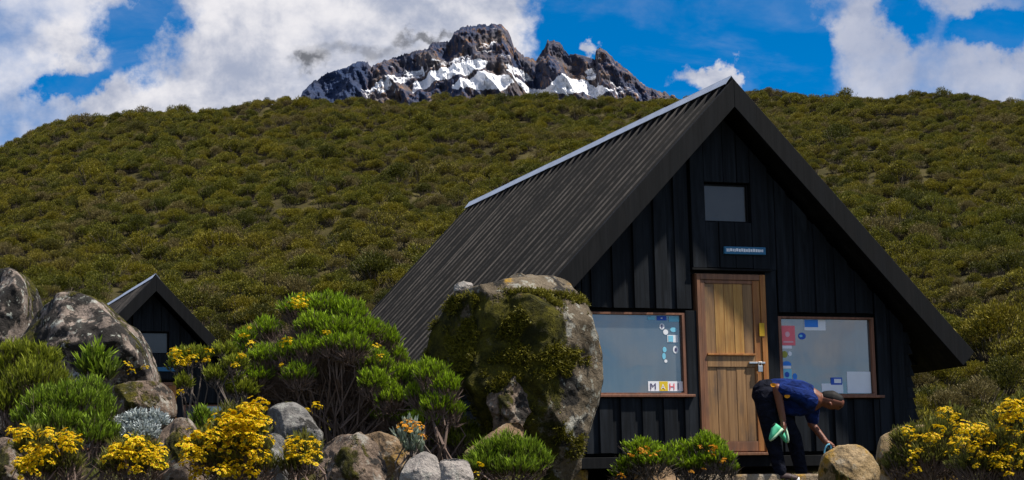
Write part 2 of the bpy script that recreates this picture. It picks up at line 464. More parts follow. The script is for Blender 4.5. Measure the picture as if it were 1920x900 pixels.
def np_mesh(name, verts, tris, attrs=None, mats=(), matidx=None, smooth=False):
    me = bpy.data.meshes.new(name)
    nv, nf = len(verts), len(tris)
    me.vertices.add(nv); me.vertices.foreach_set('co', np.asarray(verts, np.float32).ravel())
    k = tris.shape[1]
    me.loops.add(nf * k); me.loops.foreach_set('vertex_index', np.asarray(tris, np.int32).ravel())
    me.polygons.add(nf); me.polygons.foreach_set('loop_start', np.arange(0, nf * k, k, dtype=np.int32))
    for m in mats: me.materials.append(M[m])
    if matidx is not None: me.polygons.foreach_set('material_index', np.asarray(matidx, np.int32))
    if smooth: me.polygons.foreach_set('use_smooth', np.ones(nf, bool))
    me.update(calc_edges=True)
    for a, val in (attrs or {}).items():
        at_ = me.attributes.new(a, 'FLOAT', 'POINT'); at_.data.foreach_set('value', np.asarray(val, np.float32))
    return me

def unit(v): return v / np.maximum(1e-9, np.linalg.norm(v, axis=1, keepdims=True))

def leaf_geo(P, D, ln, wd, leaves, rs, spread=.5, leaf_len=.55):
    """sprigs: at each point a shoot along D carrying narrow pointed leaves; returns verts, tris, tint, tip"""
    n = len(P)
    t = np.tile(np.linspace(.05, .75, leaves), n) + rs.uniform(-.06, .06, n * leaves)
    Pi = np.repeat(P, leaves, 0); Di = np.repeat(D, leaves, 0); L = np.repeat(ln, leaves); W = np.repeat(wd, leaves)
    R = rs.normal(size=(n * leaves, 3)); R -= (R * Di).sum(1, keepdims=True) * Di; R = unit(R)
    ld = unit(Di + R * spread * rs.uniform(.5, 1.3, (n * leaves, 1)))
    side = unit(np.cross(ld, rs.normal(size=(n * leaves, 3))))
    b = Pi + Di * (t * L)[:, None]
    ll = L * leaf_len * rs.uniform(.7, 1.25, n * leaves)
    mid = b + ld * (ll * .45)[:, None]
    v = np.stack([b, mid + side * (W * .5)[:, None], b + ld * ll[:, None], mid - side * (W * .5)[:, None]], 1)
    tint = np.repeat(np.repeat(rs.uniform(0, 1, n), leaves), 4)
    tip = np.stack([t * .8, t * .8 + .15, t * .8 + .35, t * .8 + .15], 1).ravel()
    tri = np.arange(n * leaves * 4).reshape(-1, 4)
    return v.reshape(-1, 3), tri, tint, np.clip(tip, 0, 1)

# ------------------------------------------------------------------ terrain
KN = [(-60, -10.5), (-20, -4.6), (0, -1.65), (5, -.78), (8, -.18), (10, .08), (12, .30), (14, .50), (17, .54), (20, .50), (24, .48), (32, .66), (40, .86),
      (45, 1.3), (52, 2.7), (62, 5.2), (75, 8.6), (100, 15.6), (130, 23.8), (160, 31.9), (180, 37.1), (190, 39.1), (205, 40.6), (240, 41.5), (320, 40), (450, 30), (700, 0)]
KY = np.array([k[0] for k in KN], float); KZ = np.array([k[1] for k in KN], float)
CX = np.array([-400, -120, -60, -48, -43, -38, -30, -20, 0, 25, 34, 48, 70, 150, 400], float)
CD = np.array([45, 14, 5.0, 3.0, 1.5, .5, -.15, -.4, -.2, .0, .5, 1.0, 2.0, 8, 30], float)

def ground_np(x, y):
    z = np.interp(y, KY, KZ)
    t = np.clip((y - 55) / 130, 0, 1); t = t * t * (3 - 2 * t)
    z = z - np.interp(x * 188 / np.maximum(y, 60), CX, CD) * t
    far = np.clip((y - 48) / 20, 0, 1)
    z = z + far * (.35 * np.sin(x * .31 + y * .11) + .3 * np.sin(y * .23 - x * .13 + 1.7) + .22 * np.sin(x * .7 + 2.1 * np.sin(y * .2)))
    near = 1 - np.clip((y - 24) / 10, 0, 1)
    z = z + near * .17 * np.exp(-((x + .55) / .7) ** 2 - ((y - 14.2) / 1.6) ** 2)
    rt = np.clip((x + .25) / .9, 0, 1); rt = rt * rt * (3 - 2 * rt)
    z = z - rt * np.interp(y, [4, 8, 10, 12, 14, 17, 20, 24, 34], [.1, .12, .16, .24, .34, .33, .19, .10, 0])
    z = z + near * .02 * (np.sin(x * 2.3 + y * 1.1) + np.sin(y * 2.9 - x * 1.7))
    return z

def ground(x, y): return float(ground_np(np.array([x], float), np.array([y], float))[0])

xs = np.concatenate([np.linspace(-400, -75, 18)[:-1], np.linspace(-75, -14, 70)[:-1], np.linspace(-14, 14, 113)[:-1], np.linspace(14, 75, 70)[:-1], np.linspace(75, 400, 18)])
ys = np.concatenate([np.linspace(-60, 4, 20)[:-1], np.linspace(4, 26, 90)[:-1], np.linspace(26, 210, 180)[:-1], np.linspace(210, 700, 40)])
XX, YY = np.meshgrid(xs, ys)
ZZ = ground_np(XX, YY)
nx, ny = len(xs), len(ys)
idx = np.arange(nx * ny).reshape(ny, nx)
quads = np.stack([idx[:-1, :-1], idx[:-1, 1:], idx[1:, 1:], idx[1:, :-1]], -1).reshape(-1, 4)
g = link('ground', np_mesh('ground', np.stack([XX, YY, ZZ], -1).reshape(-1, 3), quads, None, ['ground_soil'], None, True))
tag(g, 'brown and olive earth slope rising from the huts to the hill crest', 'ground', kind='structure')

# ------------------------------------------------------------------ mountain
SIL = [(520, 215), (545, 200), (560.6, 190), (568, 170), (585, 155), (615, 136), (649, 127), (667, 116), (681, 114), (690, 118), (696, 127), (705, 119), (727, 112), (757, 102),
       (780, 95), (802, 91), (811, 79), (840, 78), (846, 74), (851, 61), (864, 51), (889, 48), (900, 45), (915, 47), (930, 44), (943, 48), (952, 57), (958, 71), (964, 87),
       (977, 101), (986, 108), (996, 107), (1005, 114), (1013, 101), (1022, 89), (1026, 76), (1039, 75), (1054, 84), (1057, 93), (1067, 102), (1080, 101), (1099, 106),
       (1116, 112), (1117, 95), (1123, 89), (1136, 95), (1155, 114), (1177, 132), (1196, 149), (1211, 162), (1234, 170), (1260, 178), (1300, 200), (1330, 230)]
MY = 3000.0
sil = [at(u, v, MY) for u, v in SIL]
sx = np.array([p.x for p in sil]); sz = np.array([p.z for p in sil])
SNOW = [([(776, 150), (800, 134), (860, 122), (915, 118), (905, 140), (860, 150), (800, 162), (772, 178)], 1.8),
        ([(848, 182), (870, 160), (905, 150), (945, 150), (965, 165), (940, 190)], 1.25),
        ([(945, 120), (985, 125), (1000, 140), (955, 138)], .62),
        ([(948, 138), (985, 150), (1040, 168), (1068, 182), (1010, 184), (985, 172)], 1.5),
        ([(1040, 150), (1075, 134), (1105, 136), (1125, 160), (1150, 178), (1075, 180), (1030, 168)], 1.3),
        ([(1095, 120), (1118, 115), (1122, 138), (1105, 136)], .68),
        ([(700, 150), (730, 122), (800, 108), (860, 100), (900, 96), (880, 116), (790, 128), (760, 150), (700, 182), (670, 178)], .56),
        ([(885, 80), (925, 62), (930, 90), (895, 100)], .36), ([(1140, 135), (1190, 160), (1205, 182), (1150, 180)], .40), ([(940, 95), (970, 112), (960, 130), (935, 128)], .35)]
NXm, NZm = 560, 150
gx = np.linspace(sx[0], sx[-1], NXm)
H = np.interp(gx, sx, sz)
rnd = random.Random(5)
mv = np.zeros((NZm, NXm, 3)); snow = np.zeros((NZm, NXm))
polys = []
for poly, w in SNOW:
    pp = [at(u, v, MY - 80) for u, v in poly]; polys.append(([(p.x, p.z) for p in pp], w))
def inside(px, pz, poly):
    c = False; n = len(poly); j = n - 1
    for i in range(n):
        xi, zi = poly[i]; xj, zj = poly[j]
        if (zi > pz) != (zj > pz) and px < (xj - xi) * (pz - zi) / (zj - zi) + xi: c = not c
        j = i
    return c
zmin = 520.0
for j in range(NZm):
    s = j / (NZm - 1)
    for i in range(NXm):
        x = gx[i]; top = H[i] + 3.2 * noise.noise(Vector((x * .16, 3.0, 0))) + 2.6 * noise.noise(Vector((x * .45, 9.0, 0)))
        z = top + (zmin - top) * s
        drop = top - z
        v3 = Vector((x * .018, z * .011, 1.3))
        rdg = noise.ridged_multi_fractal(Vector((x * .016 + z * .006, z * .005 - x * .002, 1.3)), .8, 2.3, 5, 1.0, 2.0)
        led = noise.fractal(Vector((x * .012 + 3, z * .055, 7.7)), .8, 2.2, 4)
        y = MY - drop * 1.05 - min(1, drop / 18) * (rdg - 1.0) * 36 - min(1, drop / 10) * led * 9 - min(1, drop / 8) * 3.5 * noise.fractal(Vector((x * .16, z * .05, 4.4)), .6, 2.3, 4)
        # the left-hand buttress stands back, the main tower forward
        mv[j, i] = (x, y, z)
        sn = 0.
        for pl, w in polys:
            if inside(x + 5 * noise.noise(Vector((x * .05, z * .05, 2))), z + 5 * noise.noise(Vector((x * .05, z * .05, 8))), pl): sn = max(sn, w)
        snow[j, i] = sn
for _ in range(1):
    q = snow.copy(); q[1:-1, 1:-1] = (snow[1:-1, 1:-1] * 2 + snow[:-2, 1:-1] + snow[2:, 1:-1] + snow[1:-1, :-2] + snow[1:-1, 2:]) / 6; snow = q
back = mv.copy(); back[:, :, 1] = 2 * MY - mv[:, :, 1] + 10
idx = np.arange(NXm * NZm).reshape(NZm, NXm)
q1 = np.stack([idx[:-1, :-1], idx[1:, :-1], idx[1:, 1:], idx[:-1, 1:]], -1).reshape(-1, 4)
q2 = q1[:, ::-1] + NXm * NZm
brd = np.stack([idx[0, :-1], idx[0, 1:], idx[0, 1:] + NXm * NZm, idx[0, :-1] + NXm * NZm], -1)
mt = link('mountain', np_mesh('mountain', np.concatenate([mv.reshape(-1, 3), back.reshape(-1, 3)]), np.concatenate([q1, q2, brd]),
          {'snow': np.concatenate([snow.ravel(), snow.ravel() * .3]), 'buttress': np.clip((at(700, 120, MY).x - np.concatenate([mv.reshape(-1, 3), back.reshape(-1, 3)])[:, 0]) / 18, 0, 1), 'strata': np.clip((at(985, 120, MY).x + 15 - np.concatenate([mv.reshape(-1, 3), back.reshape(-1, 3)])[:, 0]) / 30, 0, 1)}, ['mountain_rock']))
tag(mt, 'jagged dark rock peak streaked with snow rising behind the hill', 'mountain', kind='structure')

# ------------------------------------------------------------------ hut
SL = math.tan(rad(46.079)); APEX = 3.9406; HALF = 2.79; OV = .40; LEN = 8.578
CS, SN = math.cos(rad(46.079)), math.sin(rad(46.079))
WALL = 2.155
BT = .21                                   # bargeboard depth square to the slope
def under(x): return APEX - BT / CS - .02 - SL * abs(x)     # height of the soffit

def build_hut():
    root = empty('hut')
    rng = random.Random(11)
    # core behind the cladding (keeps the inside dark)
    m = MB(); m.prism([(-2.10, -.02), (2.10, -.02), (2.10, under(2.10) - .01), (0, under(0) - .01), (-2.10, under(2.10) - .01)], .055, 7.7)
    m.build('wall_core', 'black_trim', root)
    # vertical cladding, one board each
    def board(x0, x1, z0, z1, y0, y1):
        """z1 None: run up to the soffit"""
        if z1 is None:
            a, b = under(x0) - .012, under(x1) - .012
            poly = [(x0, z0), (x1, z0), (x1, b)]
            if x0 < 0 < x1: poly.append((0, under(0) - .012))
            poly.append((x0, a))
        else:
            poly = [(x0, z0), (x1, z0), (x1, z1), (x0, z1)]
        m = MB(); m.prism(poly, y0, y1); m.build('plank', 'black_board', root, bevel=.004)
    def clad(x0, x1, z0, z1, first=0, yo=0., pitch=.243, wide=.158):
        """board-on-board: wide boards proud, narrow gaps closed by boards set back"""
        m = MB()
        x = x0 - first * pitch; k = 0
        while x < x1 - .02:
            a, b = max(x, x0), min(x + wide + rng.uniform(-.012, .012), x1)
            if b - a > .02:
                board(a, b, z0 + rng.uniform(0, .006), z1, yo - .040 - rng.uniform(0, .008), yo - .016)
            a2, b2 = max(x + wide - .03, x0), min(x + pitch + .03, x1)
            if b2 - a2 > .02: board(a2, b2, z0 + .003, z1, yo - .014 + rng.uniform(0, .003), yo + .048)
            x += pitch
    clad(-WALL, -1.66, 0., None, .2)
    clad(-1.655, -.482, 0., .575, .35)
    clad(-1.655, -.395, 1.515, None, .55)
    clad(.630, 1.800, 1.495, None, .12)
    clad(.630, 1.800, 0., .565, .45)
    clad(1.806, WALL, 0., None, .1, pitch=.2, wide=.15)
    board(-.478, -.352, 0., 1.50, -.036, .05)                      # posts beside the door
    board(.478, .612, 0., 1.95, -.036, .05)
    board(.53, .626, 1.955, None, -.030, .05)
    # raised gable panel with the small loft window
    PY = -.055
    for (a, b, z0, z1) in [(-.388, -.228, 1.955, None), (-.222, .005, 2.885, None), (.010, .165, 2.885, None), (.170, .318, 2.885, None), (.324, .524, 1.955, None),
                           (-.224, -.075, 1.96, 2.452), (-.070, .115, 1.96, 2.452), (.120, .318, 1.96, 2.452)]:
        board(a, b, z0, z1, PY - .02 - rng.uniform(0, .01), .05)
    m = MB(); m.box(-.40, .54, -.085, -.02, 1.930, 1.952); m.build('drip_board', 'black_trim', root, bevel=.003)
    # windows
    def window(x0, x1, z0, z1, fr, fmat, gmat, sill, py=.012):
        w = None
        m = MB()
        m.box(x0, x0 + fr, -.028, py + .02, z0, z1); m.box(x1 - fr, x1, -.028, py + .02, z0, z1)
        m.box(x0 + fr, x1 - fr, -.028, py + .02, z1 - fr * .6, z1); m.box(x0 + fr, x1 - fr, -.028, py + .02, z0, z0 + fr * .5)
        w = m.build('window', fmat, root)
        m = MB(); m.box(x0 + fr, x1 - fr, py, py + .012, z0 + fr * .5, z1 - fr * .6); m.build('pane', gmat, w)
        if sill:
            m = MB(); m.box(x0 - .02, x1 + .065, -.085, -.001, z0 - .030, z0 - .002); m.build('sill', 'window_wood', w, bevel=.004)
        return w
    wl_ = window(-1.645, -.480, .615, 1.475, .036, 'window_wood', 'pane_glass', True)
    wr_ = window(.620, 1.786, .605, 1.455, .036, 'window_wood', 'pane_glass', True)
    wa_ = window(-.220, .314, 2.462, 2.868, .02, 'black_trim', 'attic_glass', False, py=-.005)
    # stickers and cards on the panes
    def card(w, x0, x1, z0, z1, mat, k=0, round_=False):
        m = MB(); y = .0085 - .002 * k
        if round_:
            cx, cz, rx, rz_ = (x0 + x1) / 2, (z0 + z1) / 2, (x1 - x0) / 2, (z1 - z0) / 2
            m.prism([(cx + rx * math.cos(t * math.pi / 7), cz + rz_ * math.sin(t * math.pi / 7)) for t in range(14)], y, y + .0015)
        else: m.prism([(x0, z0), (x1, z0), (x1, z1), (x0, z1)], y, y + .0015)
        return m.build('sticker', mat, w)
    L = wl_
    card(L, -.895, -.815, 1.402, 1.437, 'cyan_paper'); card(L, -.79, -.68, 1.397, 1.445, 'navy_paper'); card(L, -.745, -.725, 1.415, 1.425, 'white_paper', 1)
    card(L, -.652, -.534, 1.385, 1.440, 'cyan_paper'); card(L, -.765, -.703, 1.300, 1.366, 'white_paper', 0, True); card(L, -.742, -.728, 1.315, 1.352, 'dark_ink', 1)
    card(L, -.722, -.664, 1.245, 1.302, 'white_paper', 0, True); card(L, -.640, -.565, 1.275, 1.325, 'cyan_paper', 0, True)
    card(L, -.676, -.555, 1.166, 1.243, 'white_paper'); card(L, -.665, -.610, 1.172, 1.236, 'cyan_paper', 1)
    card(L, -.735, -.690, 1.060, 1.118, 'cyan_paper', 0, True); card(L, -.742, -.702, .985, 1.055, 'cyan_paper', 0, True); card(L, -.720, -.685, .950, .985, 'white_paper', 0, True)
    card(L, -.617, -.553, 1.048, 1.130, 'white_paper', 0, True); card(L, -.597, -.573, 1.068, 1.110, 'dark_ink', 1, True)
    card(L, -.915, -.518, .652, .755, 'white_paper'); card(L, -.788, -.690, .654, .753, 'yellow_paper', 1)
    R = wr_
    card(R, .660, .835, 1.145, 1.358, 'red_paper'); card(R, .715, .770, 1.235, 1.295, 'pink_paper', 1, True); card(R, .69, .81, 1.175, 1.190, 'pink_paper', 1)
    card(R, .952, 1.212, 1.310, 1.428, 'white_paper'); card(R, .956, 1.120, 1.345, 1.426, 'blue_paper', 1)
    card(R, .873, .966, 1.210, 1.285, 'navy_paper', 0, True); card(R, .885, .925, 1.235, 1.262, 'cyan_paper', 1, True)
    card(R, .665, .790, 1.110, 1.142, 'white_paper'); card(R, .665, .735, 1.010, 1.085, 'olive_paper', 0, True); card(R, .740, .785, 1.030, 1.080, 'white_paper', 0, True)
    card(R, .665, .775, .900, .975, 'blue_paper', 0, True); card(R, .672, .768, .895, .925, 'white_paper', 1); card(R, .662, .775, .765, .890, 'cyan_paper'); card(R, .69, .745, .80, .86, 'navy_paper', 1, True)
    card(R, .785, .840, .775, .845, 'blue_paper', 0, True); card(R, .668, .77, .735, .762, 'white_paper')
    card(R, 1.445, 1.738, .632, .865, 'white_paper'); card(R, 1.130, 1.392, .632, .735, 'white_paper'); card(R, 1.245, 1.384, .722, .800, 'navy_paper', 1); card(R, 1.285, 1.370, .740, .785, 'white_paper', 2)
    # lettering of the strip: M, a mark on the yellow block, N, I
    def letters(w, txt, x, z, size, mat, y=.004):
        cu = bpy.data.curves.new('lettering', 'FONT'); cu.body = txt; cu.size = size; cu.extrude = .0006; cu.resolution_u = 2
        tmp = bpy.data.objects.new('lettering', cu); COL.objects.link(tmp)
        me = bpy.data.meshes.new_from_object(tmp.evaluated_get(bpy.context.evaluated_depsgraph_get()))
        bpy.data.objects.remove(tmp)
        me.materials.clear(); me.materials.append(M[mat])
        o = link('lettering', me, w); o.rotation_euler.x = rad(90); o.location = (x, y, z)
        return o
    letters(L, 'M', -.898, .668, .098, 'dark_ink', .0055); letters(L, 'A', -.772, .672, .075, 'white_paper', .0035)
    letters(L, 'H', -.678, .668, .098, 'red_paper', .0055); letters(L, 'I', -.585, .668, .098, 'dark_ink', .0055)
    # sign board over the door
    m = MB(); m.box(-.028, .462, -.112, -.082, 2.106, 2.186); sg = m.build('sign', 'sign_blue', root, bevel=.003)
    x = -.005; rr = random.Random(4)
    m = MB()
    while x < .42:
        w = rr.uniform(.012, .026); m.box(x, x + w, -.1140, -.1125, 2.130 + rr.uniform(0, .006), 2.160 + rr.uniform(0, .008)); x += w + .006
    m.build('lettering', 'white_paper', sg)
    # door: frame, boards, rails, bolt
    m = MB(); m.box(-.345, .470, -.030, .05, 0., 1.90); d = m.build('door', 'door_frame_wood', root)
    DX0, DX1 = -.275, .352
    def dpart(nm, mat, x0, x1, z0, z1, y0, y1=-.024, bev=.003):
        m = MB(); m.box(x0, x1, y0, y1, z0, z1); return m.build(nm, mat, d, bevel=bev)
    dpart('jamb', 'door_frame_wood', -.342, -.300, 0.0, 1.895, -.055); dpart('jamb', 'door_jamb_wood', .405, .466, 0.0, 1.895, -.060)
    dpart('head', 'door_frame_wood', -.298, .403, 1.835, 1.892, -.055)
    dpart('stile', 'door_frame_wood', -.296, -.248, .012, 1.830, -.046); dpart('stile', 'door_jamb_wood', .318, .400, .012, 1.830, -.046)
    dpart('rail', 'door_plank', -.246, .316, .905, 1.022, -.046); dpart('rail', 'door_frame_wood', -.246, .316, .014, .115, -.044); dpart('rail', 'door_frame_wood', -.246, .316, 1.795, 1.829, -.044)
    dpart('ledge', 'door_jamb_wood', -.246, .316, 1.026, 1.046, -.064)
    n = 5
    for k in range(n):
        a = -.246 + .562 * k / n; b = -.246 + .562 * (k + 1) / n - .004
        dpart('panel_board', 'door_plank_warm' if k in (1, 2, 3) else 'door_plank', a, b, 1.048, 1.792, -.034 - .003 * (k % 2))
        dpart('panel_board', 'door_plank', a, b, .118, .902, -.034 - .003 * (k % 2))
    bl = dpart('bolt', 'galv_metal', .235, .425, .938, .958, -.068, -.047)
    m = MB(); m.box(.330, .384, -.085, -.069, .850, .918); m.build('padlock', 'galv_metal', bl, bevel=.004)
    m = MB(); m.tube([(.340, -.077, .918), (.340, -.077, .955), (.374, -.077, .955), (.374, -.077, .918)], [.006] * 4, 6); m.build('shackle', 'galv_metal', bl)
    dpart('tag', 'brass_yellow', .372, .432, 1.235, 1.375, -.066, -.061, 0)
    m = MB(); m.box(-.36, .49, -.125, -.005, -.032, -.003); m.build('threshold', 'door_frame_wood', root, bevel=.004)
    # floor beam, skirting and piers
    m = MB(); m.box(-2.25, 2.25, -.055, 7.75, -.150, -.035); m.build('floor_beam', 'black_trim', root, bevel=.004)
    for px, py in [(-1.78, .02), (.06, .25), (1.9, .02), (-1.8, 7.3), (1.9, 7.3)]:
        pier(root, px, py)
    # side walls: horizontal lapped boards whose ends show at the corner
    for sgn in (-1, 1):
        z = -.02; k = 0
        while z < under(2.18) - .06:
            h = .118
            m = MB()
            o = .155 + .01 * (k % 2) - .075 * z / 1.4
            p = [(2.08, z), (WALL + o, z), (WALL + o - .045, z + h), (2.08, z + h)]
            if sgn < 0: p = [(-a, b) for a, b in reversed(p)]
            m.prism(p, -.015 + rng.uniform(-.012, .012), 7.74); m.build('side_board', 'black_board', root)
            z += h + .002; k += 1
    # corner posts
    # roof: ribbed sheets laid side by side on each slope, ridge capping, bargeboards
    NS = 11; wsh = (LEN - .06) / NS
    for sgn in (-1, 1):
        for k in range(NS):
            y0 = -OV + .024 + k * wsh; lift = -.086 + .004 * (k % 2)
            prof = []; pitch = wsh / 3
            for q in range(3):
                for (t, h) in [(0., 0.), (.42, 0.), (.50, .078), (.56, .092), (.66, .088), (.74, 0.)]:
                    prof.append((y0 + (q + t) * pitch, h))
            prof.append((y0 + wsh + .012, 0.))
            vs, fs = [], []
            rows = [0., .25, .5, .75, 1.]
            for r in rows:
                xx = r * (HALF + .02 + rng.uniform(0, .015)); sag = .018 * math.sin(r * math.pi) * math.sin(k * .9)
                for (yy, h) in prof:
                    nh = lift + h - abs(sag)
                    vs.append((sgn * (xx + nh * SN), yy, APEX + .010 - SL * xx + nh * CS))
            n = len(prof)
            for r in range(len(rows) - 1):
                for q in range(n - 1):
                    f = (r * n + q, r * n + q + 1, (r + 1) * n + q + 1, (r + 1) * n + q)
                    fs.append(f if sgn < 0 else f[::-1])
            m = MB(); m.add(vs, fs); o = m.build('roof_sheet', 'roof_metal', root); o.data.materials.append(M['roof_rib_lit'])
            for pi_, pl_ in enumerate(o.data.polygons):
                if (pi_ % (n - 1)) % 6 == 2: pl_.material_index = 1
            so = o.modifiers.new('solid', 'SOLIDIFY'); so.thickness = .006; so.offset = -1
        # decking under the sheets
        t0, t1 = .110, .132
        p = [(0, APEX - t0 / CS), (0, APEX - t1 / CS), (HALF - .05, APEX - t1 / CS - SL * (HALF - .05)), (HALF - .05, APEX - t0 / CS - SL * (HALF - .05))]
        p = [(sgn * a, b) for a, b in p]
        if sgn > 0: p = p[::-1]
        m = MB(); m.prism(p[::-1], -OV + .06, LEN - OV - .06); m.build('roof_deck', 'black_trim', root)
        # rafters showing below the eaves
        for k in range(5):
            yy = -OV + .95 + k * 1.55
            p = [(1.95, APEX - .128 / CS - SL * 1.95), (HALF - .12, APEX - .128 / CS - SL * (HALF - .12)), (HALF - .22, APEX - .20 / CS - SL * (HALF - .22)), (1.95, APEX - .20 / CS - SL * 1.95)]
            p = [(sgn * a, b) for a, b in p]
            if sgn > 0: p = p[::-1]
            m = MB(); m.prism(p, yy, yy + .06); m.build('rafter', 'black_trim', root)
        for (ya, yb) in [(-OV - .03, -OV + .02), (LEN - OV - .02, LEN - OV + .03)]:
            e = .001 * (sgn > 0)
            p = [(0, APEX + .004 - e), (0, APEX - BT / CS), (HALF - BT * SN, APEX - SL * HALF - BT * CS), (HALF, APEX + .004 - SL * HALF)]
            p = [(sgn * a, b) for a, b in p]
            if sgn > 0: p = p[::-1]
            m = MB(); m.prism(p[::-1], ya, yb); m.build('bargeboard', 'black_trim', root, bevel=.005)
        # second, smaller fascia tucked behind the bargeboard
    for k in range(5):
        ya = -OV + .02 + k * 1.72
        for sgn in (-1, 1):
            w = .11
            vs = []
            for yy in (ya, ya + 1.73):
                dz = .003 * (k % 2) + .020
                vs += [(0, yy, APEX + dz + .03), (sgn * w * CS, yy, APEX + dz + .012 - w * SN)]
            m = MB(); m.add(vs, [(0, 1, 3, 2)] if sgn > 0 else [(0, 2, 3, 1)]); o = m.build('ridge_cap', 'ridge_metal', root)
            so = o.modifiers.new('solid', 'SOLIDIFY'); so.thickness = .004
    return root

def pier(root, px, py):
    r = random.Random(int(px * 100 + py * 10))
    m = MB()
    pts = [(px + dx * (.17 + r.uniform(-.03, .03)), py + .17 + dy * .17) for dx, dy in ((-1, -1), (1, -1), (1, 1), (-1, 1))]
    vs = [(x - .03, y, -.55) for x, y in pts] + [(x + .01, y, -.152) for x, y in pts]
    m.add(vs, [(0, 3, 2, 1), (4, 5, 6, 7), (0, 1, 5, 4), (1, 2, 6, 5), (2, 3, 7, 6), (3, 0, 4, 7)])
    m.build('pier', 'pier_stone', root, bevel=.03)

hut = build_hut()
hut.location = (2.2479, 21.7387, .7459); hut.rotation_euler.z = rad(20.3236)
tag(hut, 'large black timber A-frame hut with wooden door and sticker-covered windows', 'hut', 'black A-frame huts')

def copy_tree(o, parent=None, skip=()):
    c = o.copy(); COL.objects.link(c); c.parent = parent
    for ch in list(o.children):
        if ch.name.split('.')[0] not in skip: copy_tree(ch, c, skip)
    return c
hut2 = copy_tree(hut, None, ('sticker', 'lettering', 'tag'))
ap = at(291, 517, 39.5)
hut2.location = (ap.x - .13, 39.5 + .38, ap.z - APEX); hut2.rotation_euler.z = rad(21.3)
tag(hut2, 'small distant black A-frame hut half hidden behind lichen-covered boulder', 'hut', 'black A-frame huts')

# ------------------------------------------------------------------ boulders
def resample(pts, n, passes=3):
    pts = [Vector((p[0], p[1])) for p in pts]
    L = [0.]
    for i in range(len(pts)): L.append(L[-1] + (pts[(i + 1) % len(pts)] - pts[i]).length)
    out = []
    for k in range(n):
        t = L[-1] * k / n
        for i in range(len(pts)):
            if L[i] <= t <= L[i + 1]:
                q = (t - L[i]) / max(1e-9, L[i + 1] - L[i]); out.append(pts[i].lerp(pts[(i + 1) % len(pts)], q)); break
    # round the corners a little
    for _ in range(passes): out = [(out[i - 1] + out[i] * 2 + out[(i + 1) % n]) / 4 for i in range(n)]
    return out

def boulder(label, outline, Y, depth, mat, name='boulder', rough=.06, p=2.6, nu=84, nv=44, seed=0, crack=0., group=None, cuts=None):
    w = [at(u, v, Y) for u, v in outline]
    pts = resample([(q.x, q.z) for q in w], nu, 3 if nu < 140 else 2)
    cx = sum(q.x for q in pts) / nu; cz = sum(q.y for q in pts) / nu
    zlo = min(q.y for q in pts)
    size = max(max(q.x for q in pts) - min(q.x for q in pts), max(q.y for q in pts) - zlo)
    vs = []
    rc = random.Random(seed * 13 + 5)
    if cuts is None:
        cuts = []
        for _ in range(7):
            n_ = Vector((rc.uniform(-1, 1), rc.uniform(-1.2, -.4), rc.uniform(-.4, .9))).normalized()
            cuts.append((n_, rc.uniform(.62, .86)))
    hx = max(abs(q.x - cx) for q in pts); hz = max(abs(q.y - cz) for q in pts)
    cuts = [(n_, d_ * math.sqrt((n_.x * hx) ** 2 + (n_.y * depth) ** 2 + (n_.z * hz) ** 2)) for n_, d_ in cuts]
    off = Vector((seed * 3.17, seed * 1.3, seed * 2.2))
    for j in range(nv + 1):
        t = -1 + 2 * j / nv; t = math.sin(t * math.pi / 2)
        s = max(0., 1 - abs(t) ** p) ** (1 / p)
        for q in pts:
            P = Vector(((q.x - cx) * s, t * depth, (q.y - cz) * s))
            if t < .2:
                for n_, d_ in cuts:
                    if n_.y < -.2 and P.dot(n_) > d_:          # slice a flat face off the front
                        P.y = min(depth * .35, P.y + min((d_ - P.dot(n_)) / n_.y, depth * 1.2) * .93)
            d = P.normalized() if P.length > 1e-6 else Vector((0, 1, 0))
            S = P / size * 2.2 + off
            k = noise.fractal(S, .62, 2.1, 7) * rough * size
            k += (noise.ridged_multi_fractal(S * .7 + Vector((4, 4, 4)), 1., 2., 3, 1., 2.) - 1.) * rough * .45 * size
            if crack:
                vd = noise.voronoi(S * 1.7)[0]; k -= crack * size * max(0, .16 - (vd[1] - vd[0])) * 2.2
            if s < 1: k *= .35 + .65 * min(1, (1 - s) * 4 + .15)       # leave the outline itself fairly true
            vs.append(P + d * k)
    fs = []
    for j in range(nv):
        for i in range(nu):
            a, b = j * nu + i, j * nu + (i + 1) % nu
            fs.append((a, b, b + nu, a + nu))
    m = MB(); m.add(vs, fs)
    o = m.build(name, mat, None, True)
    rm = o.modifiers.new('even', 'REMESH'); rm.mode = 'VOXEL'; rm.voxel_size = size / (150 if nu > 140 else 80); rm.use_smooth_shade = True
    o.location = (cx, Y + depth * .35, cz)
    return tag(o, label, 'boulder', group)

G = 'boulders strewn before the huts'
boulder('tall moss-covered boulder with flat pale top standing before the large hut', [(790, 676), (796, 630), (822, 578), (852, 542), (905, 526), (960, 516), (1040, 507), (1066, 517), (1108, 575), (1116, 610), (1136, 660), (1134, 712),
        (1120, 770), (1098, 830), (1072, 885), (1060, 940), (1000, 950), (935, 940), (915, 860), (896, 790), (868, 730), (826, 698)], 12.5, .52, 'rock_mossy', rough=.042, p=4.2, nu=220, nv=120, seed=41, crack=.035, group=G,
        cuts=[(Vector((.74, -.66, -.08)).normalized(), .66), (Vector((-.15, -.97, .18)).normalized(), .80), (Vector((-.80, -.50, .25)).normalized(), .78), (Vector((-.05, -.80, -.60)).normalized(), .62), (Vector((.1, -.55, .83)).normalized(), .86), (Vector((.5, -.45, .74)).normalized(), .80)])
big_rock = bpy.context.scene.collection.objects[-1]
boulder('small pale stone resting on top of the tall mossy boulder', [(850, 545), (852, 533), (868, 526), (884, 530), (888, 542), (870, 550)], 12.65, .06, 'rock_pale', rough=.05, seed=31, group=G)
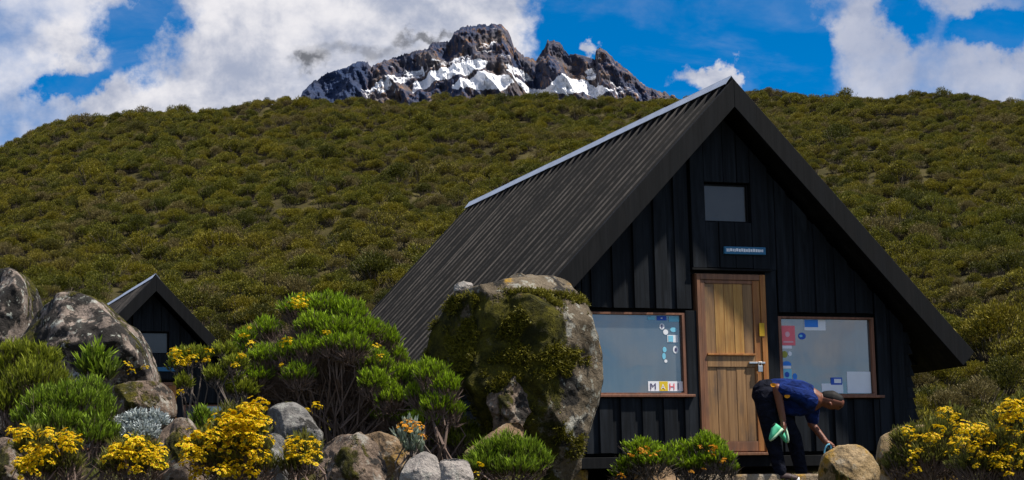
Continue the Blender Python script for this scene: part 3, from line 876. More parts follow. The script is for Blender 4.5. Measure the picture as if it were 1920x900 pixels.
boulder('grey-brown boulder at the left edge of the photo, behind the lichen-covered one', [(-60, 640), (-50, 530), (-20, 500), (15, 497), (40, 515), (58, 550), (62, 600), (45, 690), (0, 720)], 17, .55, 'rock_lichen', seed=2, p=2.8, group=G)
boulder('large boulder with black and white lichen left of the small hut', [(2, 655), (20, 606), (46, 562), (84, 543), (128, 538), (168, 550), (205, 580), (238, 610), (262, 650), (278, 700), (284, 760), (240, 800), (120, 800), (30, 740)], 15, .75, 'rock_lichen', seed=3, rough=.06, p=2.7, nu=120, nv=64, crack=.05, group=G)
boulder('smooth brown boulder below the lichen-covered boulder', [(188, 745), (205, 722), (245, 711), (290, 712), (318, 730), (324, 775), (300, 815), (220, 815), (190, 785)], 13.6, .30, 'rock_brown', seed=4, rough=.045, group=G)
boulder('pointed brown boulder between the silver shrub and yellow flowers', [(283, 850), (300, 805), (325, 782), (350, 783), (375, 815), (392, 850), (395, 920), (290, 920)], 11, .2, 'rock_brown', seed=5, group=G)
boulder('rounded grey boulder with moss at the foot of the big green shrub', [(488, 800), (498, 768), (522, 754), (555, 755), (582, 778), (600, 812), (612, 880), (520, 900), (492, 850)], 12, .2, 'rock_grey', seed=6, group=G)
boulder('mottled dark purple-grey stone behind the yellow flower bush', [(478, 850), (490, 820), (515, 810), (540, 825), (556, 860), (550, 930), (480, 930)], 11.3, .12, 'rock_grey', seed=7, group=G)
boulder('broad brown boulder at the bottom edge with an upright cleft', [(588, 880), (594, 838), (625, 816), (672, 813), (700, 826), (718, 870), (730, 960), (590, 960)], 10.5, .22, 'rock_brown', seed=8, rough=.06, crack=.06, group=G)
boulder('low mossy brown boulder half behind the broad brown one', [(668, 850), (676, 816), (710, 809), (748, 822), (766, 850), (770, 900), (690, 920)], 11.6, .2, 'rock_orange', seed=9, group=G)
boulder('smooth light grey stone under the silver-leaved plant', [(748, 892), (765, 858), (795, 845), (820, 856), (826, 890), (820, 950), (750, 950)], 9.6, .11, 'rock_pale', seed=10, rough=.035, group=G)
boulder('low pinkish stone right of the smooth light grey stone', [(815, 890), (824, 862), (850, 857), (878, 862), (888, 890), (884, 940), (818, 940)], 10.2, .1, 'rock_pale', seed=11, rough=.05, group=G)
boulder('orange-stained stone leaning at the foot of the tall mossy boulder', [(868, 850), (905, 822), (940, 798), (968, 786), (985, 800), (975, 840), (960, 890), (890, 900)], 11.75, .14, 'rock_orange', seed=12, crack=.05, group=G)
boulder('knobbly brown stone bedded in the moss on the front of the tall boulder', [(912, 752), (920, 712), (940, 696), (968, 700), (984, 735), (992, 775), (972, 822), (948, 838), (930, 815), (922, 785)], 12.25, .12, 'rock_brown', rough=.11, seed=23, crack=.05, group=G)
boulder('round tan boulder beside the bending person', [(1540, 880), (1548, 850), (1575, 834), (1610, 832), (1638, 848), (1655, 880), (1655, 940), (1542, 940)], 15, .24, 'rock_tan', seed=14, rough=.04, group=G)
boulder('tan boulder behind the yellow flowers at the right corner of the hut', [(1650, 850), (1660, 815), (1690, 800), (1735, 796), (1770, 806), (1800, 850), (1800, 920), (1650, 920)], 16, .4, 'rock_tan', seed=15, rough=.05, group=G)
boulder('brown boulder in the bottom left corner', [(-40, 900), (-30, 835), (-5, 820), (30, 826), (52, 860), (60, 960), (-40, 960)], 9.8, .2, 'rock_brown', seed=16, group=G)
boulder('brown stone under the domed green shrub before the hut', [(1186, 905), (1200, 872), (1232, 862), (1262, 878), (1278, 910), (1275, 960), (1190, 960)], 13.4, .15, 'rock_orange', seed=17, group=G)

# stone step before the door
# cushions of moss standing proud on the shaded front of the tall boulder
rs = np.random.RandomState(5)
dg = bpy.context.evaluated_depsgraph_get(); ev = big_rock.evaluated_get(dg); em = ev.to_mesh()
co = np.zeros(len(em.vertices) * 3, np.float32); em.vertices.foreach_get('co', co); co = co.reshape(-1, 3)
no = np.zeros(len(em.vertices) * 3, np.float32); em.vertices.foreach_get('normal', no); no = no.reshape(-1, 3)
ev.to_mesh_clear()
sel = np.nonzero((no[:, 1] < -.15) & (co[:, 0] < .42) & (co[:, 2] < .54))[0]
mv_ = np.array([noise.fractal(Vector(co[i]) * 4.5 + Vector((3, 1, 8)), .7, 2.1, 4) for i in sel])
sel = sel[mv_ + .30 * (co[sel, 2]) - .25 * np.clip(co[sel, 0], 0, 1) > .10]
sel = rs.choice(sel, min(len(sel), 9000), replace=False)
v_, t_, a_, b_ = leaf_geo(co[sel] - no[sel] * .004, unit(no[sel] + rs.normal(size=(len(sel), 3)) * .35 + np.array([[0, 0, .25]])), .022 * rs.uniform(.5, 1.5, len(sel)), .006 * rs.uniform(.7, 1.3, len(sel)), 4, rs, .9, .8)
mo = link('moss', np_mesh('moss', v_, t_, {'tint': a_, 'tip': b_}, ['leaf_moss']), big_rock); mo['kind'] = 'stuff'

a0, a1 = at(1376, 888, 20.7), at(1545, 889, 21.3)
stp = empty('stone_step', (a0.x, 20.85, .2), rad(20.3))
for k, (x0, x1) in enumerate([(-.55, .02), (.03, .62), (.63, 1.15)]):
    m_ = MB(); m_.box(x0, x1, -.02 * (k % 2), .42, 0, at(1450, 887, 20.95).z - .2 - .006 * k); m_.build('slab', 'step_stone', stp, bevel=.02)
tag(stp, 'low step of pale stone slabs in front of the hut door', 'step')

# ------------------------------------------------------------------ plants
def dome_points(c, r, n, rs, zmin=-.25, inner=.72):
    d = rs.normal(size=(int(n * 2.2) + 20, 3)); d = unit(d); d = d[d[:, 2] > zmin][:n]
    k = rs.uniform(inner, 1.0, (len(d), 1))
    # lumpy outline
    lump = 1 + .16 * np.sin(d[:, :1] * 7 + c[0] * 9) * np.sin(d[:, 1:2] * 6 + c[2] * 7) + .10 * np.sin(d[:, 2:3] * 9 + c[0] * 5)
    return np.asarray(c)[None] + d * k * lump * np.asarray(r)[None], d

FLOWER_CACHE = {}
def flower_cluster_mesh(k, mat):
    key = (k, mat)
    if key in FLOWER_CACHE: return FLOWER_CACHE[key]
    rs = np.random.RandomState(50 + k)
    V, T, ti, tp = [], [], [], []
    o = 0
    heads = 13 + 3 * k
    for h in range(heads):
        a = rs.uniform(0, 6.28); rr = math.sqrt(rs.uniform(0, 1)) * .062
        c = np.array([rr * math.cos(a), rr * math.sin(a), math.sqrt(max(0, .070 ** 2 - rr * rr)) * 1.2 - .02 + rs.uniform(-.02, .02)])
        nrm = np.array([c[0], c[1], c[2] + .025]) / .05 + rs.normal(size=3) * .25; nrm /= np.linalg.norm(nrm)
        u = np.cross(nrm, [.3, .9, .1]); u /= np.linalg.norm(u); w = np.cross(nrm, u)
        R = rs.uniform(.011, .017)
        for q in range(8):
            t0 = q * math.pi / 4 + rs.uniform(-.1, .1)
            e = u * math.cos(t0) + w * math.sin(t0); s = -u * math.sin(t0) + w * math.cos(t0)
            V += [c, c + e * R * .6 + s * R * .32 + nrm * .003, c + e * R + nrm * rs.uniform(-.003, .004), c + e * R * .6 - s * R * .32 + nrm * .003]
            T.append((o, o + 1, o + 2, o + 3)); o += 4
            tn = rs.uniform(0, 1); ti += [tn] * 4; tp += [.1, .5, .9, .5]
        # little button in the middle
        V += [c + nrm * .006 + u * .005, c + nrm * .006 + w * .005, c + nrm * .006 - u * .005, c + nrm * .006 - w * .005]
        T.append((o, o + 1, o + 2, o + 3)); o += 4; ti += [.1] * 4; tp += [.0] * 4
    me = np_mesh('flower_cluster', np.array(V), np.array(T), {'tint': ti, 'tip': tp}, [mat])
    FLOWER_CACHE[key] = me
    return me

def shrub(name, label, base_px, Y, clumps, leaf, twig='twig_brown', cat='shrub', group=None, dens=1.0, sl=.050, sw=.0062, leaves=7, up=.72,
          flowers=(), mass=(), fmat='petal_yellow', fsize=1.0, fill=.5, stems=3, seed=0, zmin=-.18, spread=.42):
    """clumps: (u, v, ru, rv, dy) in photograph units at distance Y (+dy); flowers: (u, v, dy, size)"""
    rs = np.random.RandomState(seed + 100)
    px = Y / F
    b = at(base_px[0], base_px[1], Y); gz = ground(b.x, b.y)
    bz = min(b.z, gz + .05)
    root = empty(name, (b.x, Y, bz)); o3 = np.array([b.x, Y, bz])
    V, T, ti, tp, tw = [], [], [], [], MB()
    off = 0
    fV, fT = [], []
    cl3 = []
    for (u, v, ru, rv, dy) in clumps:
        c = at(u, v, Y + dy); c = np.array([c.x, c.y, c.z]); r = np.array([ru * px, .5 * (ru + rv) * px * .95, rv * px])
        cl3.append((c, r))
        area = r[0] * r[2]
        n = int(min(2600, max(70, 19000 * dens * area ** .85)) * (.050 / sl) ** .6)
        P, d = dome_points(c, r * rs.uniform(.84, 1.0), n, rs, zmin, .62)
        D = unit(d * (1 - up) * 1.3 + np.array([[0, 0, up]]) + rs.normal(size=d.shape) * .16)
        ln = sl * rs.uniform(.65, 1.35, len(P)); wd = sw * rs.uniform(.7, 1.3, len(P))
        v_, t_, a_, b_ = leaf_geo(P, D, ln, wd, leaves, rs, spread)
        V.append(v_); T.append(t_ + off); off += len(v_); ti.append(a_); tp.append(b_)
        # twiggy inside
        if fill:
            nf = int(n * fill * .75)
            q = unit(rs.normal(size=(nf, 3))) * rs.uniform(.15, .85, (nf, 1)) ** .5 * r[None] * .9 + c[None] - np.array([[0, 0, r[2] * .34]])
            dd = unit(q - (c - np.array([0, 0, r[2] * 1.6]))[None] + rs.normal(size=(nf, 3)) * .03)
            ll = rs.uniform(.06, .16, nf) * (.6 + r[0] * 1.6)
            sd_ = unit(np.cross(dd, rs.normal(size=(nf, 3)))) * .0032
            fV.append(np.stack([q - sd_, q + sd_, q + dd * ll[:, None]], 1).reshape(-1, 3))
    for (u, v, ru, rv, dy, nf) in mass:                 # tangled dead twigs inside the shrub
        c = at(u, v, Y + dy); c = np.array([c.x, c.y, c.z]); r = np.array([ru * px, ru * px * .6, rv * px])
        q = unit(rs.normal(size=(nf, 3))) * rs.uniform(0, 1, (nf, 1)) ** .4 * r[None] + c[None]
        dd = unit(unit(q - o3[None]) + rs.normal(size=(nf, 3)) * .55)
        ll = rs.uniform(.05, .17, nf); sd_ = unit(np.cross(dd, rs.normal(size=(nf, 3)))) * .0034
        fV.append(np.stack([q - sd_, q + sd_, q + dd * ll[:, None]], 1).reshape(-1, 3))
    # branches
    rr = random.Random(seed + 7)
    o = Vector((0, 0, -.04))
    for (c, r) in cl3:
        tgt = Vector(c - o3)
        for s_ in range(stems):
            e = tgt + Vector((rr.uniform(-.6, .6) * r[0], rr.uniform(-.6, .6) * r[1], rr.uniform(-.3, .5) * r[2]))
            st_ = o + Vector((rr.uniform(-.12, .12) + tgt.x * .3, rr.uniform(-.1, .1), 0))
            m1 = st_.lerp(e, .4) + Vector((rr.uniform(-.12, .12), rr.uniform(-.12, .12), -.04 * rr.random() - abs(e.x - st_.x) * .12))
            m2 = st_.lerp(e, .75) + Vector((rr.uniform(-.08, .08), rr.uniform(-.08, .08), -.02))
            k = .0075 + .006 * rr.random()
            tw.tube([st_, m1, m2, e], [k, k * .7, k * .5, k * .22], 5)
            for z_ in range(3):
                e2 = e + Vector((rr.uniform(-1, 1) * r[0] * .7, rr.uniform(-1, 1) * r[1] * .7, rr.uniform(.0, .7) * r[2]))
                tw.tube([m2.lerp(e, rr.random()), e2], [k * .3, k * .1], 4)
    tw.build('branches', twig, root)
    if fV:
        fv = np.concatenate(fV) - o3; me = np_mesh('twigs', fv, np.arange(len(fv)).reshape(-1, 3), None, [twig]); t = link('twigs', me, root); t['kind'] = 'stuff'
    v = np.concatenate(V) - o3
    me = np_mesh('foliage', v, np.concatenate(T), {'tint': np.concatenate(ti), 'tip': np.concatenate(tp)}, [leaf])
    t = link('foliage', me, root); t['kind'] = 'stuff'
    for i, (u, v_, dy, sz) in enumerate(flowers):
        p = at(u, v_, Y + dy - .17)
        f = link('flower_cluster', flower_cluster_mesh(i % 4, fmat), root)
        f.location = (p.x - b.x, p.y - Y, p.z - bz); f['kind'] = 'stuff'; k = sz * fsize * 1.25; f.scale = (k, k, k * .9)
        f.rotation_euler = (rr.uniform(.0, .5), rr.uniform(-.3, .3), rr.uniform(0, 6.28))
    return tag(root, label, cat, group)

def scat(seed, n, u0, u1, v0, v1, dy=.15, s0=.8, s1=1.3):
    r = random.Random(seed); return [(r.uniform(u0, u1), r.uniform(v0, v1), r.uniform(-dy, dy), r.uniform(s0, s1) * r.choice((.55, .75, 1.))) for _ in range(n)]

SG = 'heath shrubs around the boulders'
# big green shrub between the huts
shrub('heath_shrub', 'big bushy green shrub with bare brown twigs between the two huts', (640, 830), 13.0,
      [(560, 588, 34, 22, .15), (610, 588, 48, 26, 0), (655, 600, 36, 30, -.05), (500, 628, 30, 24, .1), (470, 645, 28, 22, .1), (590, 622, 36, 26, -.15), (635, 628, 36, 24, -.2),
       (680, 630, 34, 28, -.1), (712, 645, 34, 30, 0), (735, 680, 30, 28, .05), (700, 690, 34, 28, -.2), (545, 675, 36, 26, -.15), (500, 680, 34, 24, -.1), (455, 672, 26, 22, .1),
       (580, 665, 30, 24, -.25), (702, 728, 26, 26, -.3), (745, 720, 32, 30, -.1), (770, 745, 28, 26, 0), (640, 690, 44, 34, .2), (600, 740, 60, 44, .25), (680, 770, 60, 40, .2), (530, 730, 50, 40, .25), (770, 790, 34, 22, -.2), (735, 785, 30, 24, -.15), (660, 660, 34, 24, -.3), (625, 655, 26, 20, -.3), (735, 755, 28, 22, -.3), (480, 715, 30, 22, -.15), (560, 712, 26, 20, -.3), (765, 712, 24, 26, .05), (612, 584, 40, 18, .1)],
      'leaf_fresh', group=SG, seed=1, dens=1.1, stems=4, fill=1.7, mass=[(600, 700, 120, 80, .05, 9000), (680, 740, 90, 70, .0, 7000), (520, 720, 80, 60, .05, 5000), (620, 640, 70, 40, .1, 2500)], flowers=scat(3, 6, 545, 600, 560, 580) + scat(4, 4, 455, 510, 615, 650) + [(540, 648, -.2, 1.1), (612, 628, -.25, .7), (705, 655, -.2, .8), (715, 672, -.2, .7), (592, 768, -.3, 1.0), (575, 775, -.3, .8), (530, 690, -.3, .7)], fsize=.55)
shrub('heath_shrub', 'rounded bright green shrub leaning on the left side of the mossy boulder', (820, 830), 12.3,
      [(808, 712, 30, 30, 0), (838, 735, 24, 28, -.05), (790, 750, 26, 24, .05), (820, 770, 28, 26, -.05), (845, 780, 22, 24, 0), (800, 800, 30, 20, 0)], 'leaf_fresh', group=SG, seed=2, fill=1.2)
shrub('heath_shrub', 'leggy shrub with curving bare branches and yellow tips before the small hut', (430, 800), 12.7,
      [(348, 678, 26, 18, 0), (372, 676, 20, 16, .05), (332, 694, 12, 14, 0), (420, 668, 20, 14, .05), (344, 728, 11, 16, -.05), (402, 715, 14, 16, -.05), (440, 695, 24, 20, 0), (450, 740, 30, 24, .05)],
      'leaf_olive', 'twig_grey', group=SG, seed=3, stems=2, fill=.4, flowers=scat(8, 12, 325, 390, 662, 690) + [(388, 684, -.1, 1.), (340, 740, -.1, .9), (440, 690, -.1, .8), (452, 672, 0, .9)], fsize=.5)
shrub('heath_shrub', 'dense olive green shrub at the left edge below the lichen-covered boulder', (60, 860), 12.2,
      [(30, 680, 46, 30, 0), (75, 690, 40, 34, 0), (5, 710, 40, 40, 0), (60, 730, 50, 40, -.1), (15, 770, 50, 50, -.1), (100, 730, 30, 30, 0)], 'leaf_olive', group=SG, seed=4, sl=.062, fill=.9, up=.8)
shrub('heath_shrub', 'dense rounded green shrub in front of the smooth brown boulder', (130, 900), 11.2,
      [(90, 770, 46, 34, 0), (135, 765, 46, 36, -.05), (170, 750, 30, 30, .1), (180, 790, 36, 40, 0), (110, 810, 60, 44, -.1), (165, 830, 44, 40, -.1), (60, 800, 36, 36, .05), (205, 830, 18, 24, -.05)], 'leaf_heath', group=SG, seed=5, sl=.056, fill=.8, up=.78)
shrub('silver_shrub', 'pale silver-grey leafy shrub beside the pointed brown boulder', (260, 850), 11.3,
      [(225, 806, 22, 16, 0), (258, 800, 28, 24, -.03), (292, 796, 20, 18, 0), (262, 820, 40, 18, -.08)], 'leaf_silver', 'twig_grey', seed=6, sl=.04, sw=.009, spread=.9, fill=.3, up=.45)
shrub('domed_shrub', 'low green shrub of three domes with orange buds before the hut door', (1270, 925), 13.0,
      [(1205, 852, 36, 24, 0), (1225, 872, 44, 24, -.05), (1180, 880, 26, 20, 0), (1275, 856, 36, 20, .05), (1325, 845, 34, 26, 0), (1345, 868, 34, 26, -.05), (1300, 880, 40, 24, 0), (1165, 893, 14, 12, 0), (1365, 885, 18, 20, 0)],
      'leaf_fresh', 'twig_grey', seed=7, sl=.04, sw=.008, fill=.9, dens=1.0, flowers=[(1182, 860, -.3, 1.1), (1165, 896, -.2, 1.1)] + scat(9, 7, 1190, 1240, 838, 870) + scat(10, 8, 1290, 1370, 830, 890), fmat='petal_orange', fsize=.36)
shrub('heath_shrub', 'loose low green shrub at the foot of the tall mossy boulder', (960, 930), 11.0,
      [(915, 862, 26, 22, 0), (950, 855, 30, 28, 0), (985, 862, 30, 26, 0), (1012, 880, 20, 22, 0), (900, 885, 30, 20, -.05), (960, 890, 50, 22, -.05)], 'leaf_heath', group=SG, seed=8, sl=.06, sw=.006, fill=.4, flowers=[(900, 878, -.2, 1.), (893, 892, -.2, .8)], fsize=.4)
shrub('heath_shrub', 'narrow upright green shrub behind the pointed brown boulder', (384, 870), 11.7,
      [(378, 792, 16, 18, 0), (386, 812, 20, 20, 0)], 'leaf_heath', group=SG, seed=9, fill=.5)
shrub('small_plant', 'small green plant with narrow leaves on the lichen-covered boulder', (185, 735), 14.1,
      [(170, 708, 14, 14, 0), (198, 716, 12, 14, 0), (180, 690, 8, 14, 0)], 'leaf_heath', seed=10, sl=.12, sw=.016, fill=0, dens=.5, cat='plant', flowers=[(236, 690, .0, 1.2), (245, 700, 0, 1.0), (272, 693, 0, .8)], fsize=.45)
shrub('silver_plant', 'silver-leaved plant with orange flower heads above the light grey stone', (770, 880), 10.6,
      [(768, 832, 24, 22, 0), (770, 816, 16, 14, 0), (772, 850, 20, 16, 0)], 'leaf_silvergreen', 'twig_grey', seed=11, sl=.055, sw=.008, fill=.3, dens=.35, up=.9, spread=.25, cat='plant', flowers=[(755, 806, -.1, 1.1), (768, 800, -.1, 1.2), (782, 806, -.1, 1.1), (790, 822, -.1, .8), (766, 815, -.12, 1.)], fmat='petal_orange', fsize=.42)
shrub('low_shrub', 'low olive and brown ground shrub between the green shrub and the mossy boulder', (850, 870), 12.6,
      [(830, 822, 34, 18, 0), (868, 815, 30, 20, .05), (855, 840, 40, 18, -.1), (888, 835, 24, 20, 0), (800, 835, 24, 16, 0)], 'leaf_olive', 'twig_brown', group=SG, seed=31, sl=.045, fill=1.2)
FG = 'yellow flowering bushes in the foreground'
shrub('flower_bush', 'yellow flowering bush in the bottom left corner', (90, 930), 9.4,
      [(60, 850, 28, 34, 0), (120, 850, 26, 26, 0), (70, 890, 36, 24, 0), (125, 885, 30, 24, 0)], 'leaf_flowerbush', group=FG, seed=12, sl=.055, fill=.8,
      flowers=scat(21, 24, 36, 92, 818, 895, .1) + scat(22, 7, 105, 145, 828, 850, .1), fsize=.72)
shrub('flower_bush', 'low mound of yellow flowers below the silver shrub', (250, 940), 9.6,
      [(250, 862, 44, 26, 0), (225, 885, 34, 22, 0), (280, 885, 34, 24, 0)], 'leaf_flowerbush', group=FG, seed=13, sl=.055, fill=.8, flowers=scat(23, 26, 202, 300, 836, 892, .1), fsize=.72)
shrub('flower_bush', 'tall bush covered in yellow flowers in the middle of the foreground', (430, 950), 9.9,
      [(440, 800, 34, 26, 0), (475, 815, 26, 26, 0), (415, 840, 40, 34, 0), (465, 850, 40, 36, 0), (380, 860, 30, 30, 0), (430, 880, 60, 26, 0), (490, 885, 26, 24, 0)], 'leaf_flowerbush', group=FG, seed=14, sl=.055, fill=1.,
      flowers=scat(24, 16, 428, 482, 766, 806, .1) + scat(25, 26, 380, 500, 800, 860, .1) + scat(26, 22, 360, 500, 850, 900, .1) + scat(27, 10, 348, 372, 825, 880, .1), fsize=.68)
shrub('flower_bush', 'small clump of yellow flowers left of the broad brown boulder', (570, 940), 9.9,
      [(565, 848, 24, 18, 0), (575, 872, 30, 22, 0), (550, 885, 20, 20, 0)], 'leaf_flowerbush', group=FG, seed=15, sl=.055, fill=.8, flowers=scat(28, 15, 540, 604, 830, 872, .08), fsize=.66)
shrub('flower_bush', 'yellow flowering bush in front of the tan boulder at the right', (1740, 960), 11.4,
      [(1710, 840, 36, 30, 0), (1760, 830, 36, 34, .05), (1790, 800, 22, 24, .1), (1740, 870, 56, 34, -.05), (1690, 880, 30, 30, 0), (1800, 870, 36, 34, 0)], 'leaf_flowerbush', 'twig_brown', group=FG, seed=16, sl=.055, fill=1.4,
      flowers=scat(31, 14, 1700, 1760, 815, 850, .1) + scat(32, 10, 1764, 1804, 772, 800, .1) + scat(33, 14, 1745, 1815, 805, 860, .1) + scat(34, 8, 1690, 1730, 855, 895, .1), fsize=.52)
shrub('flower_bush', 'wide straggly bush of orange-yellow flowers in the bottom right corner', (1860, 970), 10.6,
      [(1850, 840, 44, 30, 0), (1900, 800, 36, 34, .1), (1930, 780, 30, 34, .1), (1880, 850, 40, 34, 0), (1840, 885, 50, 30, 0), (1910, 885, 46, 34, -.05), (1935, 840, 30, 40, 0)], 'leaf_flowerbush', 'twig_brown', group=FG, seed=17, sl=.055, fill=1.4,
      flowers=scat(35, 18, 1800, 1872, 808, 845, .1) + scat(36, 18, 1876, 1930, 762, 820, .1) + scat(37, 22, 1820, 1930, 850, 898, .1), fsize=.60)

# grass and low herbs on the near slope
rs = np.random.RandomState(77)
n = 12000
gx_, gy_ = rs.uniform(-5, 7.5, n), rs.uniform(8.5, 30, n)
keep = ~((np.abs((gx_ - 2.25) * math.cos(rad(20.3)) + (gy_ - 21.74) * math.sin(rad(20.3))) < 2.3) & (-(gx_ - 2.25) * math.sin(rad(20.3)) + (gy_ - 21.74) * math.cos(rad(20.3)) > -.2))
gx_, gy_ = gx_[keep], gy_[keep]
P = np.stack([gx_, gy_, ground_np(gx_, gy_) - .01], 1)
D = unit(np.stack([rs.normal(size=len(P)) * .25, rs.normal(size=len(P)) * .25, np.ones(len(P))], 1))
v_, t_, a_, b_ = leaf_geo(P, D, .055 * rs.uniform(.5, 1.5, len(P)), .007 * rs.uniform(.6, 1.2, len(P)), 9, rs, .8, .9)
gr = link('grass', np_mesh('grass', v_, t_, {'tint': a_, 'tip': b_}, ['grass_blade']))
tag(gr, 'short olive grass and low herbs between the boulders and huts', 'grass', kind='stuff')

# ------------------------------------------------------------------ hillside shrubs
def hill_variant(k):
    rs = np.random.RandomState(300 + k)
    V, T, ti, tp, off, mi = [], [], [], [], 0, []
    nc = rs.randint(5, 9)
    for c_ in range(nc):
        a = rs.uniform(0, 6.28); r0 = rs.uniform(0, .42)
        c = np.array([r0 * math.cos(a), r0 * math.sin(a), rs.uniform(.38, .72) - r0 * .3]); r = np.array([1, 1, .8]) * rs.uniform(.22, .36)
        P, d = dome_points(c, r, 170, rs, -.2, .7)
        D = unit(d * .7 + np.array([[0, 0, .55]]) + rs.normal(size=d.shape) * .2)
        v_, t_, a_, b_ = leaf_geo(P, D, .085 * rs.uniform(.7, 1.3, len(P)), .024 * rs.uniform(.7, 1.3, len(P)), 3, rs, .6, .7)
        V.append(v_); T.append(t_ + off); off += len(v_); ti.append(a_); tp.append(b_); mi.append(np.zeros(len(t_)))
    # grey-brown stems
    nt = 60
    q = np.stack([rs.uniform(-.12, .12, nt), rs.uniform(-.12, .12, nt), np.full(nt, -.25)], 1)
    e = np.stack([rs.uniform(-.55, .55, nt), rs.uniform(-.55, .55, nt), rs.uniform(.15, .75, nt)], 1)
    s = unit(np.cross(e - q, rs.normal(size=(nt, 3)))) * .016
    v_ = np.stack([q - s, q + s, e + s * .4, e - s * .4], 1).reshape(-1, 3)
    V.append(v_); T.append(np.arange(len(v_)).reshape(-1, 4) + off); ti.append(np.zeros(len(v_))); tp.append(np.zeros(len(v_))); mi.append(np.ones(nt))
    return np_mesh('hillside_shrub', np.concatenate(V), np.concatenate(T), {'tint': np.concatenate(ti), 'tip': np.concatenate(tp)}, ['leaf_hill', 'twig_hill'], np.concatenate(mi))
NV = 7
variants = [hill_variant(k) for k in range(NV)]

rs = np.random.RandomState(9)
pts = []
cell = .80
y = 40.0
while y < 212:
    half = 0.262 * y + 9
    xs_ = np.arange(-half, half, cell)
    xs_ = xs_ + rs.uniform(-.55, .55, len(xs_)); yy_ = y + rs.uniform(-.6, .6, len(xs_))
    pts.append(np.stack([xs_, yy_], 1))
    y += cell * (1.0 if y < 150 else 1.25)
pts = np.concatenate(pts)
# keep clear of the huts
for (h, x0, x1) in ((hut, -3.1, 3.1), (hut2, -3.2, 3.2)):
    a = h.rotation_euler.z; dx, dy = pts[:, 0] - h.location.x, pts[:, 1] - h.location.y
    lx = dx * math.cos(a) + dy * math.sin(a); ly = -dx * math.sin(a) + dy * math.cos(a)
    pts = pts[~((lx > x0) & (lx < x1) & (ly > -4) & (ly < 9.5))]
clump = .5 + .5 * np.sin(pts[:, 0] * .21 + 2 * np.sin(pts[:, 1] * .13)) * np.sin(pts[:, 1] * .17 + 1.3 * np.sin(pts[:, 0] * .11))
keep = rs.uniform(0, 1, len(pts)) < (.62 + .38 * clump)
pts = pts[keep]; n = len(pts)
scl = .38 + .78 * rs.beta(1.6, 2.8, n) + .25 * clump[keep] * rs.uniform(0, 1, n); scl *= np.where(rs.uniform(0, 1, n) < .10, 1.4, 1.)
rot = rs.uniform(0, 6.28, n); var = rs.randint(0, NV, n)
z = ground_np(pts[:, 0], pts[:, 1])
# photograph position, to pick the shrubs that show largest
cp, sp = math.cos(PITCH), math.sin(PITCH)
dep = pts[:, 1] * cp + (z + .4) * sp; up_ = -pts[:, 1] * sp + (z + .4) * cp
uu, vv = F * pts[:, 0] / dep, -F * up_ / dep
U = 960 + uu * math.cos(ROLL) + vv * math.sin(ROLL); Vv = 450 - uu * math.sin(ROLL) + vv * math.cos(ROLL)
vis = (U > 10) & (U < 1910) & (Vv > 150) & (Vv < 740)
vis &= ~((U > 700) & (U < 1800) & (Vv > 150 + np.abs(U - 1372) * np.where(U < 1372, .47, 1.1)))
vis &= ~((U < 320) & (Vv > 520)) & ~((U > 420) & (U < 900) & (Vv > 560))
crest = vis & (pts[:, 1] > 183) & (pts[:, 1] < 196)
size = np.where(vis, scl / pts[:, 1], 0)
order = np.argsort(-size)
near = list(order[:250])
cr = [i for i in np.nonzero(crest)[0] if i not in set(near)]
cr = sorted(cr, key=lambda i: -scl[i])[:46]
vcol = bpy.data.collections.new('shrub_kinds')
first = {}
for kind_, lst in (('near', near), ('crest', cr)):
    for i in lst:
        o = link('hillside_shrub', variants[var[i]])
        s = scl[i] * (1.0 if kind_ == 'near' else rs.uniform(.8, 1.15))
        o.location = (pts[i, 0], pts[i, 1], z[i] - .05); o.scale = (s, s, s * rs.uniform(.85, 1.1)); o.rotation_euler.z = rot[i]
        if kind_ == 'near': tag(o, 'olive green heath shrub on the lower hillside behind the huts', 'shrub', 'shrubs on the lower hillside')
        else: tag(o, 'dark rounded shrub standing along the hill crest against the sky', 'shrub', 'shrubs along the hill crest')
        if var[i] not in first: first[var[i]] = o; vcol.objects.link(o)
used = set(near) | set(cr)
rest = np.array([i for i in range(n) if i not in used])
kinds = [o.name for o in vcol.objects]
me = bpy.data.meshes.new('hillside_shrubs')
me.vertices.add(len(rest)); me.vertices.foreach_set('co', np.stack([pts[rest, 0], pts[rest, 1], z[rest] - .05], 1).astype(np.float32).ravel())
for nm, val in (('scl', scl[rest]), ('rot', rot[rest])):
    a = me.attributes.new(nm, 'FLOAT', 'POINT'); a.data.foreach_set('value', val.astype(np.float32))
a = me.attributes.new('var', 'INT', 'POINT'); a.data.foreach_set('value', var[rest].astype(np.int32))
hs_ = link('hillside_shrubs', me)
tag(hs_, 'mass of olive heath scrub covering the hillside up to the crest', 'scrub', kind='stuff')
ng = bpy.data.node_groups.new('scatter_shrubs', 'GeometryNodeTree')
ng.interface.new_socket('Geometry', in_out='INPUT', socket_type='NodeSocketGeometry')
ng.interface.new_socket('Geometry', in_out='OUTPUT', socket_type='NodeSocketGeometry')
gi, go = ng.nodes.new('NodeGroupInput'), ng.nodes.new('NodeGroupOutput')
ip = ng.nodes.new('GeometryNodeInstanceOnPoints')
ci = ng.nodes.new('GeometryNodeCollectionInfo'); ci.inputs['Collection'].default_value = vcol
ci.inputs['Separate Children'].default_value = True; ci.inputs['Reset Children'].default_value = True
def gattr(nm, typ):
    n_ = ng.nodes.new('GeometryNodeInputNamedAttribute'); n_.data_type = typ; n_.inputs['Name'].default_value = nm
    return [s for s in n_.outputs if s.enabled and s.name == 'Attribute'][0]
cx_ = ng.nodes.new('ShaderNodeCombineXYZ'); ng.links.new(gattr('rot', 'FLOAT'), cx_.inputs[2])
er = ng.nodes.new('FunctionNodeEulerToRotation'); ng.links.new(cx_.outputs[0], er.inputs[0])
